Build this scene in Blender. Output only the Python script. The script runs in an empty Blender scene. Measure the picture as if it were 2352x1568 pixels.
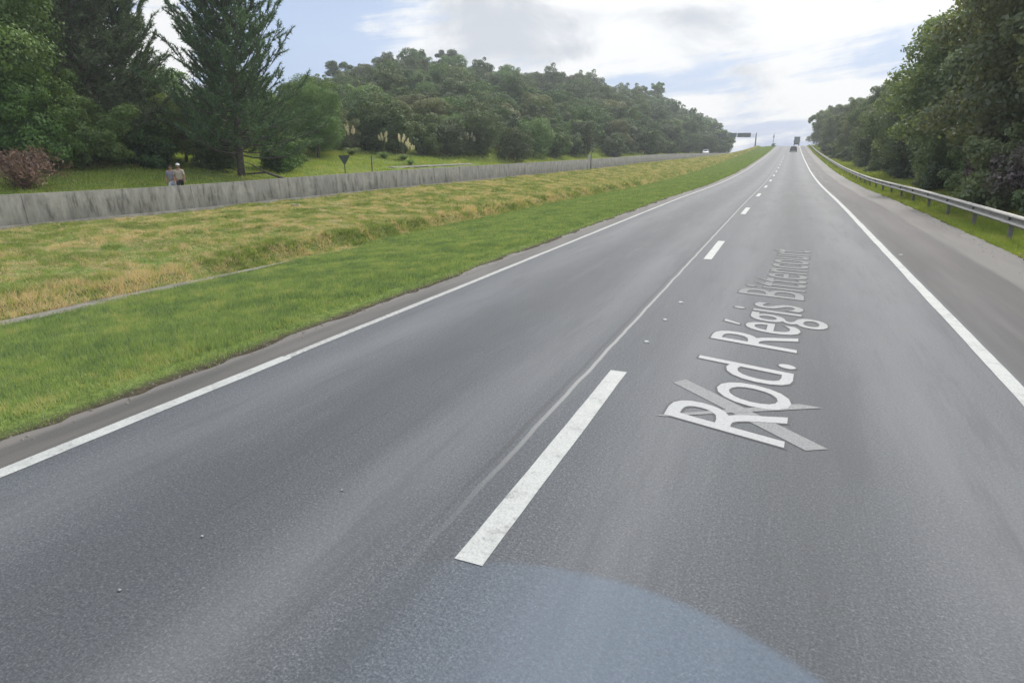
import bpy, math, random
import numpy as np
from mathutils import Vector, Matrix
R = math.radians
rng = np.random.default_rng(7)
random.seed(7)
scene = bpy.context.scene
C = scene.collection

# ------------------------------------------------------------------ camera
cam_data = bpy.data.cameras.new('camera')
cam_data.sensor_width = 36.0
cam_data.lens = 36.0 * 1450 / 2352
cam_data.clip_start = 0.05
cam_data.clip_end = 6000
cam = bpy.data.objects.new('camera', cam_data)
C.objects.link(cam)
cam.location = (0, 0, 2.3)
cam.rotation_euler = (R(90 - 16.66), 0, R(23.0))
scene.camera = cam

# ------------------------------------------------------------------ light
SUN_AZ, SUN_EL = 4.0, 44.0        # degrees right of the road direction, above the horizon
scene.view_settings.view_transform = 'Standard'
scene.view_settings.look = 'None'
scene.view_settings.gamma = 1
scene.view_settings.exposure = 0.75
scene.cycles.max_bounces = 6
scene.cycles.transparent_max_bounces = 4
scene.cycles.volume_bounces = 0
scene.cycles.volume_max_steps = 64
sun_data = bpy.data.lights.new('sun', 'SUN')
sun_data.energy = 1.8
sun_data.angle = R(10)
sun_data.color = (1.0, 0.95, 0.88)
sun = bpy.data.objects.new('sun', sun_data)
C.objects.link(sun)
sdir = Vector((math.sin(R(SUN_AZ)) * math.cos(R(SUN_EL)), math.cos(R(SUN_AZ)) * math.cos(R(SUN_EL)), math.sin(R(SUN_EL))))
sun.rotation_euler = sdir.to_track_quat('Z', 'Y').to_euler()


class NT:
    """small helper for building node graphs"""
    def __init__(self, tree):
        self.t = tree
        tree.nodes.clear()

    def n(self, typ, **kw):
        nd = self.t.nodes.new(typ)
        for k, v in kw.items():
            setattr(nd, k, v)
        return nd

    def put(self, sock, v):
        if isinstance(v, bpy.types.NodeSocket):
            self.t.links.new(v, sock)
        elif isinstance(v, (tuple, list)) and len(v) == 3 and sock.type == 'RGBA':
            sock.default_value = (*v, 1)
        else:
            sock.default_value = v

    def m(self, op, a, b=0.0, c=None, clamp=False):
        nd = self.n('ShaderNodeMath', operation=op, use_clamp=clamp)
        self.put(nd.inputs[0], a)
        self.put(nd.inputs[1], b)
        if c is not None:
            self.put(nd.inputs[2], c)
        return nd.outputs[0]

    def mix(self, f, a, b, typ='MIX'):
        nd = self.n('ShaderNodeMixRGB', blend_type=typ)
        self.put(nd.inputs[0], f)
        self.put(nd.inputs[1], a)
        self.put(nd.inputs[2], b)
        return nd.outputs[0]

    def ramp(self, f, stops, interp='LINEAR'):
        nd = self.n('ShaderNodeValToRGB')
        cr = nd.color_ramp
        cr.interpolation = interp
        while len(cr.elements) < len(stops):
            cr.elements.new(0.5)
        for e, (p, c) in zip(cr.elements, stops):
            e.position = p
            e.color = (*c, 1) if isinstance(c, (tuple, list)) else (c, c, c, 1)
        self.put(nd.inputs[0], f)
        return nd.outputs[0]

    def smooth(self, v, a, b):
        nd = self.n('ShaderNodeMapRange', interpolation_type='SMOOTHSTEP')
        self.put(nd.inputs[0], v)
        nd.inputs[1].default_value = a
        nd.inputs[2].default_value = b
        return nd.outputs[0]

    def comb(self, x, y, z=0.0):
        nd = self.n('ShaderNodeCombineXYZ')
        self.put(nd.inputs[0], x)
        self.put(nd.inputs[1], y)
        self.put(nd.inputs[2], z)
        return nd.outputs[0]

    def noise(self, vec, scale, detail=4.0, rough=0.55, distort=0.0):
        nd = self.n('ShaderNodeTexNoise')
        if vec is not None:
            self.put(nd.inputs['Vector'], vec)
        nd.inputs['Scale'].default_value = scale
        nd.inputs['Detail'].default_value = detail
        nd.inputs['Roughness'].default_value = rough
        nd.inputs['Distortion'].default_value = distort
        return nd.outputs[0]


# ------------------------------------------------------------------ sky
world = bpy.data.worlds.new('World')
scene.world = world
world.use_nodes = True
w = NT(world.node_tree)
sky = w.n('ShaderNodeTexSky', sky_type='NISHITA', sun_disc=False)
sky.sun_elevation = R(SUN_EL)
sky.sun_rotation = R(SUN_AZ)
sky.air_density = 1.0
sky.dust_density = 2.0
bg_sky = w.n('ShaderNodeBackground')
w.put(bg_sky.inputs[0], w.mix(0.75, sky.outputs[0], (3.9, 5.4, 8.3)))
bg_sky.inputs[1].default_value = 0.062
tc = w.n('ShaderNodeTexCoord')
sp = w.n('ShaderNodeSeparateXYZ')
w.put(sp.inputs[0], tc.outputs['Generated'])
dx, dy, dz = sp.outputs
az = w.m('MULTIPLY', w.m('ARCTAN2', dx, dy), 57.2958)
el = w.m('MULTIPLY', w.m('ARCSINE', dz), 57.2958)
wisp = w.noise(w.comb(w.m('MULTIPLY', az, 0.09), w.m('MULTIPLY', el, 0.16), 4.0), 1.0, 7.0, 0.62, 0.5)
puff = w.noise(w.comb(w.m('MULTIPLY', az, 0.2), w.m('MULTIPLY', el, 0.32), 1.3), 1.0, 6.0, 0.6, 0.2)
# streaks lean up to the right, as the high cloud does
skew = w.m('SUBTRACT', el, w.m('MULTIPLY', az, 0.14))
streak = w.noise(w.comb(w.m('MULTIPLY', az, 0.075), w.m('MULTIPLY', skew, 0.62), 9.0), 1.0, 6.0, 0.6, 0.35)


def blob(a, e, sa, se):
    u = w.m('DIVIDE', w.m('SUBTRACT', az, a), sa)
    v = w.m('DIVIDE', w.m('SUBTRACT', el, e), se)
    r2 = w.m('ADD', w.m('MULTIPLY', u, u), w.m('MULTIPLY', v, v))
    return w.m('EXPONENT', w.m('MULTIPLY', r2, -1.0))


cover = w.m('ADD', 0.36, w.m('MULTIPLY', w.m('SUBTRACT', streak, 0.5), 3.4))
cover = w.m('ADD', cover, w.m('MULTIPLY', w.m('SUBTRACT', puff, 0.5), 1.6))
for a, e, sa, se, k in ((-41, 9.5, 7.5, 9, -1.35), (-60, 10, 6, 6, -0.7), (-49.6, 7.5, 2.8, 5.5, 1.45), (-20, 9.5, 10.5, 4.2, 0.9),
                        (-2, 10.5, 14, 3.5, 0.75), (-9, 5.4, 6.5, 0.9, -0.75), (6.5, 6.4, 5, 1.5, -0.6), (-10, 3.6, 5, 1.0, 0.55), (3, 4.2, 7, 1.2, 0.6),
                        (-1, 1.4, 3.2, 0.8, -0.5), (2, 2.6, 8, 0.9, 0.25), (-40, 30, 60, 12, 0.3), (14, 42, 35, 25, 0.6)):
    cover = w.m('ADD', cover, w.m('MULTIPLY', blob(a, e, sa, se), k))
mask = w.smooth(cover, 0.0, 0.8)
shade = w.m('ADD', w.m('MULTIPLY', w.m('SUBTRACT', wisp, 0.48), 4.0), 0.0)
for a, e, sa, se, k in ((-25, 9.2, 8, 2.6, 0.5), (-17.4, 8.0, 2.4, 0.8, 0.75), (-9.9, 10.3, 5, 0.8, 0.6), (-1, 3.5, 6, 0.8, 0.15), (6, 8, 7, 5, -0.9), (-14, 7.5, 6, 2.2, -0.3), (-49.5, 7, 4, 6, -0.9), (-4, 8, 9, 3, -0.25)):
    shade = w.m('ADD', shade, w.m('MULTIPLY', blob(a, e, sa, se), k))
shade = w.smooth(shade, -0.1, 1.0)
glow = w.m('ADD', 1.0, w.m('MULTIPLY', blob(SUN_AZ, SUN_EL + 4, 60, 20), 2.2))  # cloud overhead, out of view, brightened to light the scene
glow = w.m('ADD', glow, w.m('MULTIPLY', w.smooth(el, 16, 35), 0.7))
ccol = w.mix(shade, (0.575, 0.575, 0.565), (0.33, 0.35, 0.38))
bg_cloud = w.n('ShaderNodeBackground')
w.put(bg_cloud.inputs[0], ccol)
w.put(bg_cloud.inputs[1], glow)
mx = w.n('ShaderNodeMixShader')
w.put(mx.inputs[0], mask)
w.put(mx.inputs[1], bg_sky.outputs[0])
w.put(mx.inputs[2], bg_cloud.outputs[0])
wo = w.n('ShaderNodeOutputWorld')
w.put(wo.inputs[0], mx.outputs[0])


# ------------------------------------------------------------------ materials
def material(name, build, rough=0.8, spec=0.5, trans=0.0):
    m = bpy.data.materials.new(name)
    m.use_nodes = True
    g = NT(m.node_tree)
    out = g.n('ShaderNodeOutputMaterial')
    b = g.n('ShaderNodeBsdfPrincipled')
    b.inputs['Roughness'].default_value = rough
    b.inputs['Specular IOR Level'].default_value = spec
    g.bsdf = b
    tcn = g.n('ShaderNodeTexCoord')
    g.obj = tcn.outputs['Object']
    geo = g.n('ShaderNodeNewGeometry')
    g.pos = geo.outputs['Position']
    g.rnd = geo.outputs['Random Per Island']
    col = build(g) if callable(build) else build
    g.put(b.inputs['Base Color'], col)
    surf = b.outputs[0]
    if trans > 0:
        tr = g.n('ShaderNodeBsdfTranslucent')
        g.put(tr.inputs[0], g.mix(1.0, col, (1.5, 1.45, 0.7), 'MULTIPLY') if not isinstance(col, tuple) else tuple(c * k for c, k in zip(col, (1.5, 1.45, .7))))
        ms = g.n('ShaderNodeMixShader')
        ms.inputs[0].default_value = trans
        g.put(ms.inputs[1], surf)
        g.put(ms.inputs[2], tr.outputs[0])
        surf = ms.outputs[0]
    g.put(out.inputs[0], surf)
    return m


def bump(g, h, strength=0.5, dist=0.02):
    b = g.n('ShaderNodeBump')
    b.inputs['Strength'].default_value = strength
    b.inputs['Distance'].default_value = dist
    g.put(b.inputs['Height'], h)
    g.put(g.bsdf.inputs['Normal'], b.outputs[0])


def foliage(name, dark, light, alt=None, scale=0.25, trans=0.22, rough=0.6, vary=0.35):
    def f(g):
        oi = g.n('ShaderNodeObjectInfo')
        n = g.noise(g.obj, scale, 3.0)
        c = g.mix(g.smooth(n, 0.32, 0.68), dark, light)
        c = g.mix(g.m('MULTIPLY', g.rnd, vary), c, alt or tuple(x * 1.6 for x in light))
        hsv = g.n('ShaderNodeHueSaturation')
        g.put(hsv.inputs['Hue'], g.m('ADD', 0.485, g.m('MULTIPLY', oi.outputs['Random'], 0.03)))
        g.put(hsv.inputs['Value'], g.m('ADD', 0.78, g.m('MULTIPLY', g.m('FRACT', g.m('MULTIPLY', oi.outputs['Random'], 7.13)), 0.5)))
        g.put(hsv.inputs['Saturation'], g.m('ADD', 0.85, g.m('MULTIPLY', g.m('FRACT', g.m('MULTIPLY', oi.outputs['Random'], 3.7)), 0.3)))
        g.put(hsv.inputs['Color'], c)
        return hsv.outputs[0]
    return material(name, f, rough, 0.3, trans)


M = {}
M['pine'] = foliage('pine_needles', (0.047, 0.091, 0.052), (0.094, 0.156, 0.075), (0.208, 0.286, 0.130), 0.9, 0.15, 0.6, 0.6)
M['leaf_dark'] = foliage('dark_leaves', (0.066, 0.120, 0.041), (0.120, 0.198, 0.062), (0.204, 0.276, 0.096), 0.4)
M['leaf_mid'] = foliage('green_leaves', (0.081, 0.155, 0.039), (0.149, 0.247, 0.057), (0.241, 0.322, 0.092), 0.4)
M['leaf_light'] = foliage('light_green_leaves', (0.11, 0.18, 0.045), (0.19, 0.28, 0.07), (0.26, 0.33, 0.10), 0.4)
M['leaf_hill'] = foliage('forest_leaves', (0.045, 0.078, 0.030), (0.092, 0.140, 0.045), (0.16, 0.205, 0.07), 0.5, 0.2, 0.6, 0.5)
M['leaf_far'] = foliage('far_forest_leaves', (0.042, 0.072, 0.030), (0.095, 0.14, 0.046), (0.14, 0.175, 0.06), 0.12, 0.2)
M['leaf_right'] = foliage('roadside_leaves', (0.115, 0.155, 0.085), (0.185, 0.235, 0.12), (0.28, 0.31, 0.18), 0.4, 0.3)  # both roadside leaf colours paled and greyed: lens glare put into the colour
M['leaf_right_dark'] = foliage('dark_roadside_leaves', (0.095, 0.135, 0.085), (0.15, 0.20, 0.115), (0.23, 0.26, 0.16), 0.4, 0.3)
M['leaf_olive'] = foliage('olive_leaves', (0.115, 0.14, 0.06), (0.17, 0.195, 0.085), (0.22, 0.22, 0.12), 0.3)
M['leaf_purple'] = foliage('purple_leaves', (0.120, 0.165, 0.090), (0.180, 0.150, 0.150), (0.330, 0.195, 0.270), 0.8)
M['leaf_dead'] = foliage('dead_leaves', (0.12, 0.075, 0.055), (0.20, 0.125, 0.095), (0.26, 0.17, 0.13), 0.9, 0.1)
M['bark'] = material('bark', lambda g: g.ramp(g.noise(g.obj, 6.0, 5), [(0.3, (0.06, 0.05, 0.042)), (0.7, (0.16, 0.14, 0.12))]), 0.9)
M['bark_pale'] = material('pale_bark', lambda g: g.ramp(g.noise(g.obj, 5.0, 5), [(0.3, (0.13, 0.12, 0.10)), (0.7, (0.27, 0.25, 0.21))]), 0.9)


def asphalt(g):
    s = g.n('ShaderNodeSeparateXYZ')
    g.put(s.inputs[0], g.pos)
    X, Y, Z = s.outputs
    fine = g.noise(g.pos, 70.0, 2.0, 0.8)
    grit = g.noise(g.pos, 33.0, 4.0, 0.8)
    big = g.noise(g.comb(g.m('MULTIPLY', X, 0.9), g.m('MULTIPLY', Y, 0.12)), 1.0, 5.0, 0.6)
    blot = g.noise(g.pos, 0.55, 4.0, 0.6)
    tex = g.m('ADD', g.m('MULTIPLY', fine, 0.6), g.m('MULTIPLY', grit, 0.4))
    c = g.ramp(tex, [(0.33, (0.022, 0.026, 0.031)), (0.46, (0.060, 0.067, 0.076)), (0.55, (0.096, 0.103, 0.112)), (0.69, (0.22, 0.226, 0.233))])
    # wheel tracks, oil band in the lane centre
    def band(x0, hw):
        d = g.m('DIVIDE', g.m('SUBTRACT', X, x0), hw)
        return g.m('EXPONENT', g.m('MULTIPLY', g.m('MULTIPLY', d, d), -1.0))
    dark = g.m('ADD', g.m('MULTIPLY', band(0.35, 0.5), 0.9), g.m('MULTIPLY', band(-3.4, 0.7), 1.0))
    dark = g.m('MULTIPLY', dark, g.m('ADD', 0.35, g.m('MULTIPLY', big, 1.1)))
    dark = g.m('ADD', dark, g.m('MULTIPLY', g.smooth(blot, 0.45, 0.75), 0.35))
    c = g.mix(g.m('MULTIPLY', dark, 0.62, clamp=True), c, g.mix(0.4, (0.035, 0.037, 0.04), c))
    lightb = g.m('ADD', g.m('ADD', g.m('MULTIPLY', band(1.6, 0.7), 1.6), band(-0.7, 0.4)), g.m('ADD', band(-2.35, 0.35), band(-4.5, 0.4)))
    c = g.mix(g.m('MULTIPLY', g.m('MULTIPLY', lightb, big), 0.5, clamp=True), c, (0.19, 0.192, 0.195))
    mot = g.noise(g.comb(g.m('MULTIPLY', X, 2.2), g.m('MULTIPLY', Y, 0.22), 7.0), 1.0, 7.0, 0.72)
    c = g.mix(g.m('MULTIPLY', g.smooth(mot, 0.48, 0.66), 0.38), c, (0.045, 0.05, 0.056))
    c = g.mix(g.m('MULTIPLY', g.smooth(mot, 0.48, 0.34), 0.16), c, (0.17, 0.172, 0.175))
    # paving joint left of the centre line: dark crack with pale sealed edge
    wob = g.m('MULTIPLY', g.m('SUBTRACT', g.noise(g.comb(0.0, Y), 1.3, 3), 0.5), 0.05)
    Xw = g.m('ADD', X, wob)
    def line(x0, hw):
        return g.m('SUBTRACT', 1.0, g.smooth(g.m('ABSOLUTE', g.m('SUBTRACT', Xw, x0)), hw * 0.4, hw))
    c = g.mix(g.m('MULTIPLY', line(-1.88, 0.035), g.m('MULTIPLY', 0.35, g.smooth(Y, 1.8, 4.5))), c, (0.03, 0.03, 0.032))
    c = g.mix(g.m('MULTIPLY', line(-1.79, 0.03), g.smooth(Y, 2.0, 7.0)), c, (0.26, 0.26, 0.25))
    # thin crack in the left lane
    xc = g.m('ADD', -3.2, g.m('MULTIPLY', g.m('SUBTRACT', g.noise(g.comb(0.0, Y, 5.0), 0.9, 5), 0.5), 0.35))
    crack = g.m('SUBTRACT', 1.0, g.smooth(g.m('ABSOLUTE', g.m('SUBTRACT', X, xc)), 0.004, 0.016))
    crack = g.m('MULTIPLY', crack, g.smooth(g.noise(g.comb(0, Y, 2.0), 0.8, 3), 0.5, 0.6))
    c = g.mix(g.m('MULTIPLY', crack, 0.22), c, (0.02, 0.02, 0.022))
    # dirty inner edge strip and worn right shoulder
    edge = g.m('SUBTRACT', 1.0, g.smooth(X, -5.28, -5.14))
    eb = g.noise(g.comb(g.m('MULTIPLY', X, 3.0), g.m('MULTIPLY', Y, 0.3)), 1.0, 4)
    c = g.mix(g.m('MULTIPLY', edge, 0.72), c, g.ramp(eb, [(0.35, (0.066, 0.060, 0.050)), (0.65, (0.125, 0.112, 0.095))]))
    rim = g.m('SUBTRACT', 1.0, g.smooth(g.m('ADD', X, g.m('MULTIPLY', eb, 0.15)), -5.62, -5.52))
    c = g.mix(g.m('MULTIPLY', rim, 0.6), c, (0.17, 0.155, 0.14))
    sh = g.smooth(X, 2.42, 2.55)
    sw = g.noise(g.comb(g.m('MULTIPLY', X, 1.6), g.m('MULTIPLY', Y, 0.10), 3.0), 1.0, 5)
    shc = g.ramp(sw, [(0.36, (0.036, 0.033, 0.033)), (0.5, (0.062, 0.057, 0.056)), (0.64, (0.098, 0.092, 0.088))])
    c = g.mix(g.m('MULTIPLY', sh, 0.8), c, shc)
    pv = g.m('MULTIPLY', band(3.55, 0.42), g.m('MULTIPLY', g.smooth(Y, 4, 12), g.m('ADD', 0.3, sw)))
    c = g.mix(g.m('MULTIPLY', pv, 0.6, clamp=True), c, (0.075, 0.062, 0.064))
    le = g.smooth(g.m('ADD', X, g.m('MULTIPLY', sw, 0.5)), 4.10, 4.32)
    c = g.mix(g.m('MULTIPLY', le, 0.75), c, g.mix(sw, (0.10, 0.092, 0.085), (0.215, 0.205, 0.185)))
    # bluer, coarser curved patch: a stitching artefact put into the asphalt colour
    px2, py2 = g.m('ADD', X, 0.67), g.m('SUBTRACT', Y, 1.0)
    r2 = g.m('SQRT', g.m('ADD', g.m('MULTIPLY', px2, px2), g.m('MULTIPLY', py2, py2)))
    pt = g.m('MULTIPLY', g.m('SUBTRACT', 1.0, g.smooth(g.m('ADD', r2, g.m('MULTIPLY', blot, 0.08)), 1.99, 2.07)), g.smooth(X, -2.0, -0.5))
    c = g.mix(g.m('MULTIPLY', g.m('MULTIPLY', pt, g.m('ADD', 0.25, g.m('MULTIPLY', grit, 1.1))), 0.85, clamp=True), c, g.mix(0.4, (0.125, 0.175, 0.24), c))
    rr = g.m('ADD', 0.62, g.m('MULTIPLY', grit, 0.2))
    g.put(g.bsdf.inputs['Roughness'], rr)
    bump(g, tex, 0.55, 0.006)
    return c


M['asphalt'] = material('asphalt', asphalt, 0.7, 0.36)
M['asphalt_far'] = material('old_asphalt', lambda g: g.ramp(g.noise(g.pos, 2.0, 5), [(0.3, (0.13, 0.128, 0.12)), (0.7, (0.2, 0.195, 0.18))]), 0.8)


def paint(g):
    n = g.noise(g.pos, 60.0, 3.0, 0.7)
    n2 = g.noise(g.pos, 4.0, 5.0, 0.7)
    c = g.ramp(n, [(0.25, (0.25, 0.26, 0.25)), (0.5, (0.40, 0.41, 0.39)), (0.8, (0.49, 0.50, 0.47))])
    c = g.mix(g.m('MULTIPLY', g.smooth(n2, 0.42, 0.70), 0.6), c, (0.27, 0.275, 0.265))
    chip = g.smooth(g.m('ADD', g.m('MULTIPLY', g.noise(g.pos, 22.0, 4.0, 0.8), 0.6), g.m('MULTIPLY', n2, 0.4)), 0.56, 0.60)
    c = g.mix(g.m('MULTIPLY', chip, 0.45), c, (0.13, 0.132, 0.132))
    bump(g, n, 0.3, 0.004)
    return c


M['paint'] = material('road_paint', paint, 0.65)
M['paint_worn'] = material('worn_road_paint', lambda g: g.mix(g.smooth(g.noise(g.pos, 30, 4, .7), 0.35, 0.62), (0.20, 0.20, 0.195), (0.42, 0.425, 0.40)), 0.7)
def lettering(worn, fresh, start, end):  # overlay text colours, fading into the asphalt tone with distance
    def f(g):
        s = g.n('ShaderNodeSeparateXYZ')
        g.put(s.inputs[0], g.pos)
        fade_amt = g.m('ADD', g.smooth(s.outputs[1], start, end), g.m('MULTIPLY', g.m('SUBTRACT', g.noise(g.pos, 40, 4, 0.8), 0.42), 1.3), clamp=True)
        return g.mix(fade_amt, g.mix(g.noise(g.pos, 45, 3), fresh, tuple(x * .85 for x in fresh)), worn)
    return f


M['letter'] = material('overlay_lettering', lettering((0.115, 0.12, 0.122), (0.40, 0.405, 0.40), 7.5, 13.0), 0.7)
M['letter_edge'] = material('overlay_lettering_edge', lettering((0.060, 0.063, 0.066), (0.075, 0.077, 0.079), 6.0, 13.0), 0.8)
M['stroke'] = material('faint_overlay_stroke', lambda g: g.ramp(g.noise(g.pos, 70, 3), [(0.3, (0.14, 0.145, 0.145)), (0.7, (0.25, 0.255, 0.25))]), 0.75)


def soil(g):
    s = g.n('ShaderNodeSeparateXYZ')
    g.put(s.inputs[0], g.pos)
    X, Y, Z = s.outputs
    n = g.noise(g.pos, 0.9, 6.0, 0.65)
    f = g.noise(g.pos, 9.0, 5.0, 0.7)
    lawn = g.ramp(f, [(0.3, (0.07, 0.10, 0.025)), (0.5, (0.13, 0.19, 0.04)), (0.72, (0.22, 0.27, 0.07))])
    dry = g.ramp(f, [(0.3, (0.14, 0.11, 0.05)), (0.5, (0.27, 0.215, 0.10)), (0.72, (0.42, 0.32, 0.17))])
    bankm = g.m('MULTIPLY', g.m('SUBTRACT', 1.0, g.smooth(X, -12.6, -11.9)), g.smooth(X, -21.5, -20.5))
    dm = g.m('MULTIPLY', g.smooth(n, 0.40, 0.60), g.m('ADD', 0.12, g.m('MULTIPLY', bankm, 0.8)))
    c = g.mix(dm, lawn, dry)
    # bare soil close to the road
    es = g.m('SUBTRACT', 1.0, g.smooth(g.m('ABSOLUTE', g.m('SUBTRACT', X, -5.6)), 0.25, 0.6))
    er = g.m('SUBTRACT', 1.0, g.smooth(g.m('ABSOLUTE', g.m('SUBTRACT', X, 5.3)), 0.2, 0.6))
    c = g.mix(g.m('MAXIMUM', es, er), c, g.ramp(f, [(0.3, (0.030, 0.025, 0.016)), (0.7, (0.085, 0.07, 0.042))]))
    # forest floor under the woods
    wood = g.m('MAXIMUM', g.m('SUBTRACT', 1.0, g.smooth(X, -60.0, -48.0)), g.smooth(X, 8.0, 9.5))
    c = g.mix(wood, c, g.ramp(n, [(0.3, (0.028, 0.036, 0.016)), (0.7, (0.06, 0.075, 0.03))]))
    bump(g, f, 0.8, 0.08)
    return c


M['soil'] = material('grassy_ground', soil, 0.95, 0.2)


def grass_mat(name, c_dark, c_mid, c_tip, dry, dry_amt, sc=0.8, trans=0.3):
    def f(g):
        a = g.noise(g.pos, sc, 5.0, 0.65)
        b = g.noise(g.pos, sc * 5, 4.0, 0.6)
        c = g.mix(g.smooth(g.m('ADD', g.m('MULTIPLY', a, 0.5), g.m('MULTIPLY', g.noise(g.pos, sc * 3.3, 4.0, 0.7), 0.5)), 0.40, 0.60), c_dark, c_mid)
        c = g.mix(g.m('MULTIPLY', g.rnd, 0.6), c, c_tip)
        d = g.smooth(g.m('ADD', g.m('MULTIPLY', a, 0.55), g.m('MULTIPLY', b, 0.45)), dry_amt, dry_amt + 0.13)
        d2 = g.m('MULTIPLY', d, g.m('ADD', 0.35, g.m('MULTIPLY', g.rnd, 0.9)), clamp=True)
        return g.mix(d2, c, dry)
    return material(name, f, 0.6, 0.25, trans)


M['grass'] = grass_mat('lush_grass', (0.085, 0.155, 0.085), (0.235, 0.325, 0.11), (0.37, 0.45, 0.19), (0.42, 0.40, 0.20), 0.51, 1.3)
M['grass_bank'] = grass_mat('mown_bank_grass', (0.12, 0.175, 0.06), (0.255, 0.33, 0.095), (0.37, 0.42, 0.15), (0.62, 0.48, 0.34), 0.452, 0.7)
M['grass_verge'] = grass_mat('verge_grass', (0.19, 0.27, 0.055), (0.29, 0.36, 0.07), (0.38, 0.44, 0.11), (0.48, 0.42, 0.19), 0.50, 0.3)


def concrete(g):
    s = g.n('ShaderNodeSeparateXYZ')
    g.put(s.inputs[0], g.obj)
    X, Y, Z = s.outputs
    st = g.noise(g.comb(X, g.m('MULTIPLY', Y, 3.4), g.m('MULTIPLY', Z, 0.9)), 1.0, 6.0, 0.7)
    st2 = g.noise(g.comb(X, g.m('MULTIPLY', Y, 0.35), g.m('MULTIPLY', Z, 0.7)), 1.0, 4.0, 0.6)
    c = g.ramp(st, [(0.36, (0.075, 0.074, 0.060)), (0.46, (0.150, 0.147, 0.124)), (0.64, (0.225, 0.221, 0.190))])
    c = g.mix(g.m('MULTIPLY', g.smooth(st2, 0.4, 0.7), 0.35), c, (0.105, 0.103, 0.092))
    damp = g.noise(g.comb(X, g.m('MULTIPLY', Y, 0.8), g.m('MULTIPLY', Z, 1.5)), 1.0, 5.0, 0.7)
    c = g.mix(g.m('MULTIPLY', g.smooth(damp, 0.52, 0.66), 0.5), c, (0.24, 0.235, 0.19))
    bump(g, st, 0.4, 0.02)
    return c


M['concrete'] = material('weathered_concrete', concrete, 0.9, 0.3)
M['concrete_light'] = material('pale_concrete', lambda g: g.ramp(g.noise(g.pos, 3.0, 6, .7), [(0.35, (0.11, 0.10, 0.08)), (0.65, (0.22, 0.205, 0.17))]), 0.9)
M['footing'] = material('dirty_footing', lambda g: g.ramp(g.noise(g.pos, 2.2, 6, .75), [(0.38, (0.11, 0.105, 0.085)), (0.62, (0.20, 0.19, 0.16))]), 0.9)
M['galv'] = material('galvanised_steel', lambda g: g.ramp(g.noise(g.pos, 4.0, 5, .6), [(0.3, (0.24, 0.23, 0.21)), (0.7, (0.46, 0.445, 0.41))]), 0.5)
M['galv'].node_tree.nodes['Principled BSDF'].inputs['Metallic'].default_value = 0.35
M['post_steel'] = material('dull_steel', lambda g: g.ramp(g.noise(g.obj, 5.0, 4), [(0.3, (0.12, 0.115, 0.11)), (0.7, (0.2, 0.19, 0.18))]), 0.6)
M['sign_back'] = material('dark_sign_back', lambda g: g.ramp(g.noise(g.obj, 4, 4), [(0.3, (0.035, 0.05, 0.04)), (0.7, (0.06, 0.075, 0.06))]), 0.55)
M['sign_panel'] = material('grey_green_sign_panel', lambda g: g.ramp(g.noise(g.obj, 0.8, 4), [(0.3, (0.085, 0.11, 0.12)), (0.7, (0.12, 0.145, 0.15))]), 0.5)
M['cream'] = material('cream_paint', lambda g: g.ramp(g.noise(g.obj, 8, 4), [(0.3, (0.42, 0.40, 0.33)), (0.7, (0.55, 0.53, 0.45))]), 0.6)
M['white_paint'] = material('white_car_paint', lambda g: g.ramp(g.noise(g.obj, 3, 3), [(0.3, (0.68, 0.69, 0.70)), (0.7, (0.76, 0.77, 0.78))]), 0.25)
M['dark_paint'] = material('dark_car_paint', lambda g: g.ramp(g.noise(g.obj, 3, 3), [(0.3, (0.12, 0.125, 0.135)), (0.7, (0.15, 0.155, 0.165))]), 0.3)
M['glass'] = material('dark_glass', lambda g: g.ramp(g.noise(g.obj, 2, 2), [(0.3, (0.03, 0.035, 0.04)), (0.7, (0.05, 0.056, 0.062))]), 0.08)
M['rubber'] = material('tyre_rubber', lambda g: g.ramp(g.noise(g.obj, 9, 3), [(0.3, (0.018, 0.018, 0.018)), (0.7, (0.03, 0.03, 0.03))]), 0.85)
M['rim'] = material('wheel_rim', lambda g: g.ramp(g.noise(g.obj, 9, 3), [(0.3, (0.3, 0.3, 0.31)), (0.7, (0.42, 0.42, 0.43))]), 0.4)
M['red_lens'] = material('red_lens', lambda g: g.ramp(g.noise(g.obj, 9, 3), [(0.3, (0.22, 0.015, 0.012)), (0.7, (0.3, 0.02, 0.015))]), 0.25)
M['clear_lens'] = material('clear_lens', lambda g: g.ramp(g.noise(g.obj, 9, 3), [(0.3, (0.5, 0.5, 0.48)), (0.7, (0.6, 0.6, 0.58))]), 0.15)
M['truck_box'] = material('grey_green_truck_body', lambda g: g.ramp(g.noise(g.obj, 0.8, 4), [(0.3, (0.16, 0.19, 0.18)), (0.7, (0.21, 0.24, 0.23))]), 0.55)
M['truck_dark'] = material('truck_chassis', lambda g: g.ramp(g.noise(g.obj, 3, 4), [(0.3, (0.05, 0.05, 0.045)), (0.7, (0.08, 0.08, 0.072))]), 0.7)
M['skin'] = material('skin', lambda g: g.ramp(g.noise(g.obj, 12, 3), [(0.3, (0.26, 0.14, 0.09)), (0.7, (0.34, 0.19, 0.125))]), 0.55)


def cloth(name, c):
    return material(name, lambda g: g.ramp(g.noise(g.obj, 14, 4), [(0.3, tuple(x * .8 for x in c)), (0.7, tuple(min(1, x * 1.15) for x in c))]), 0.9)


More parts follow.
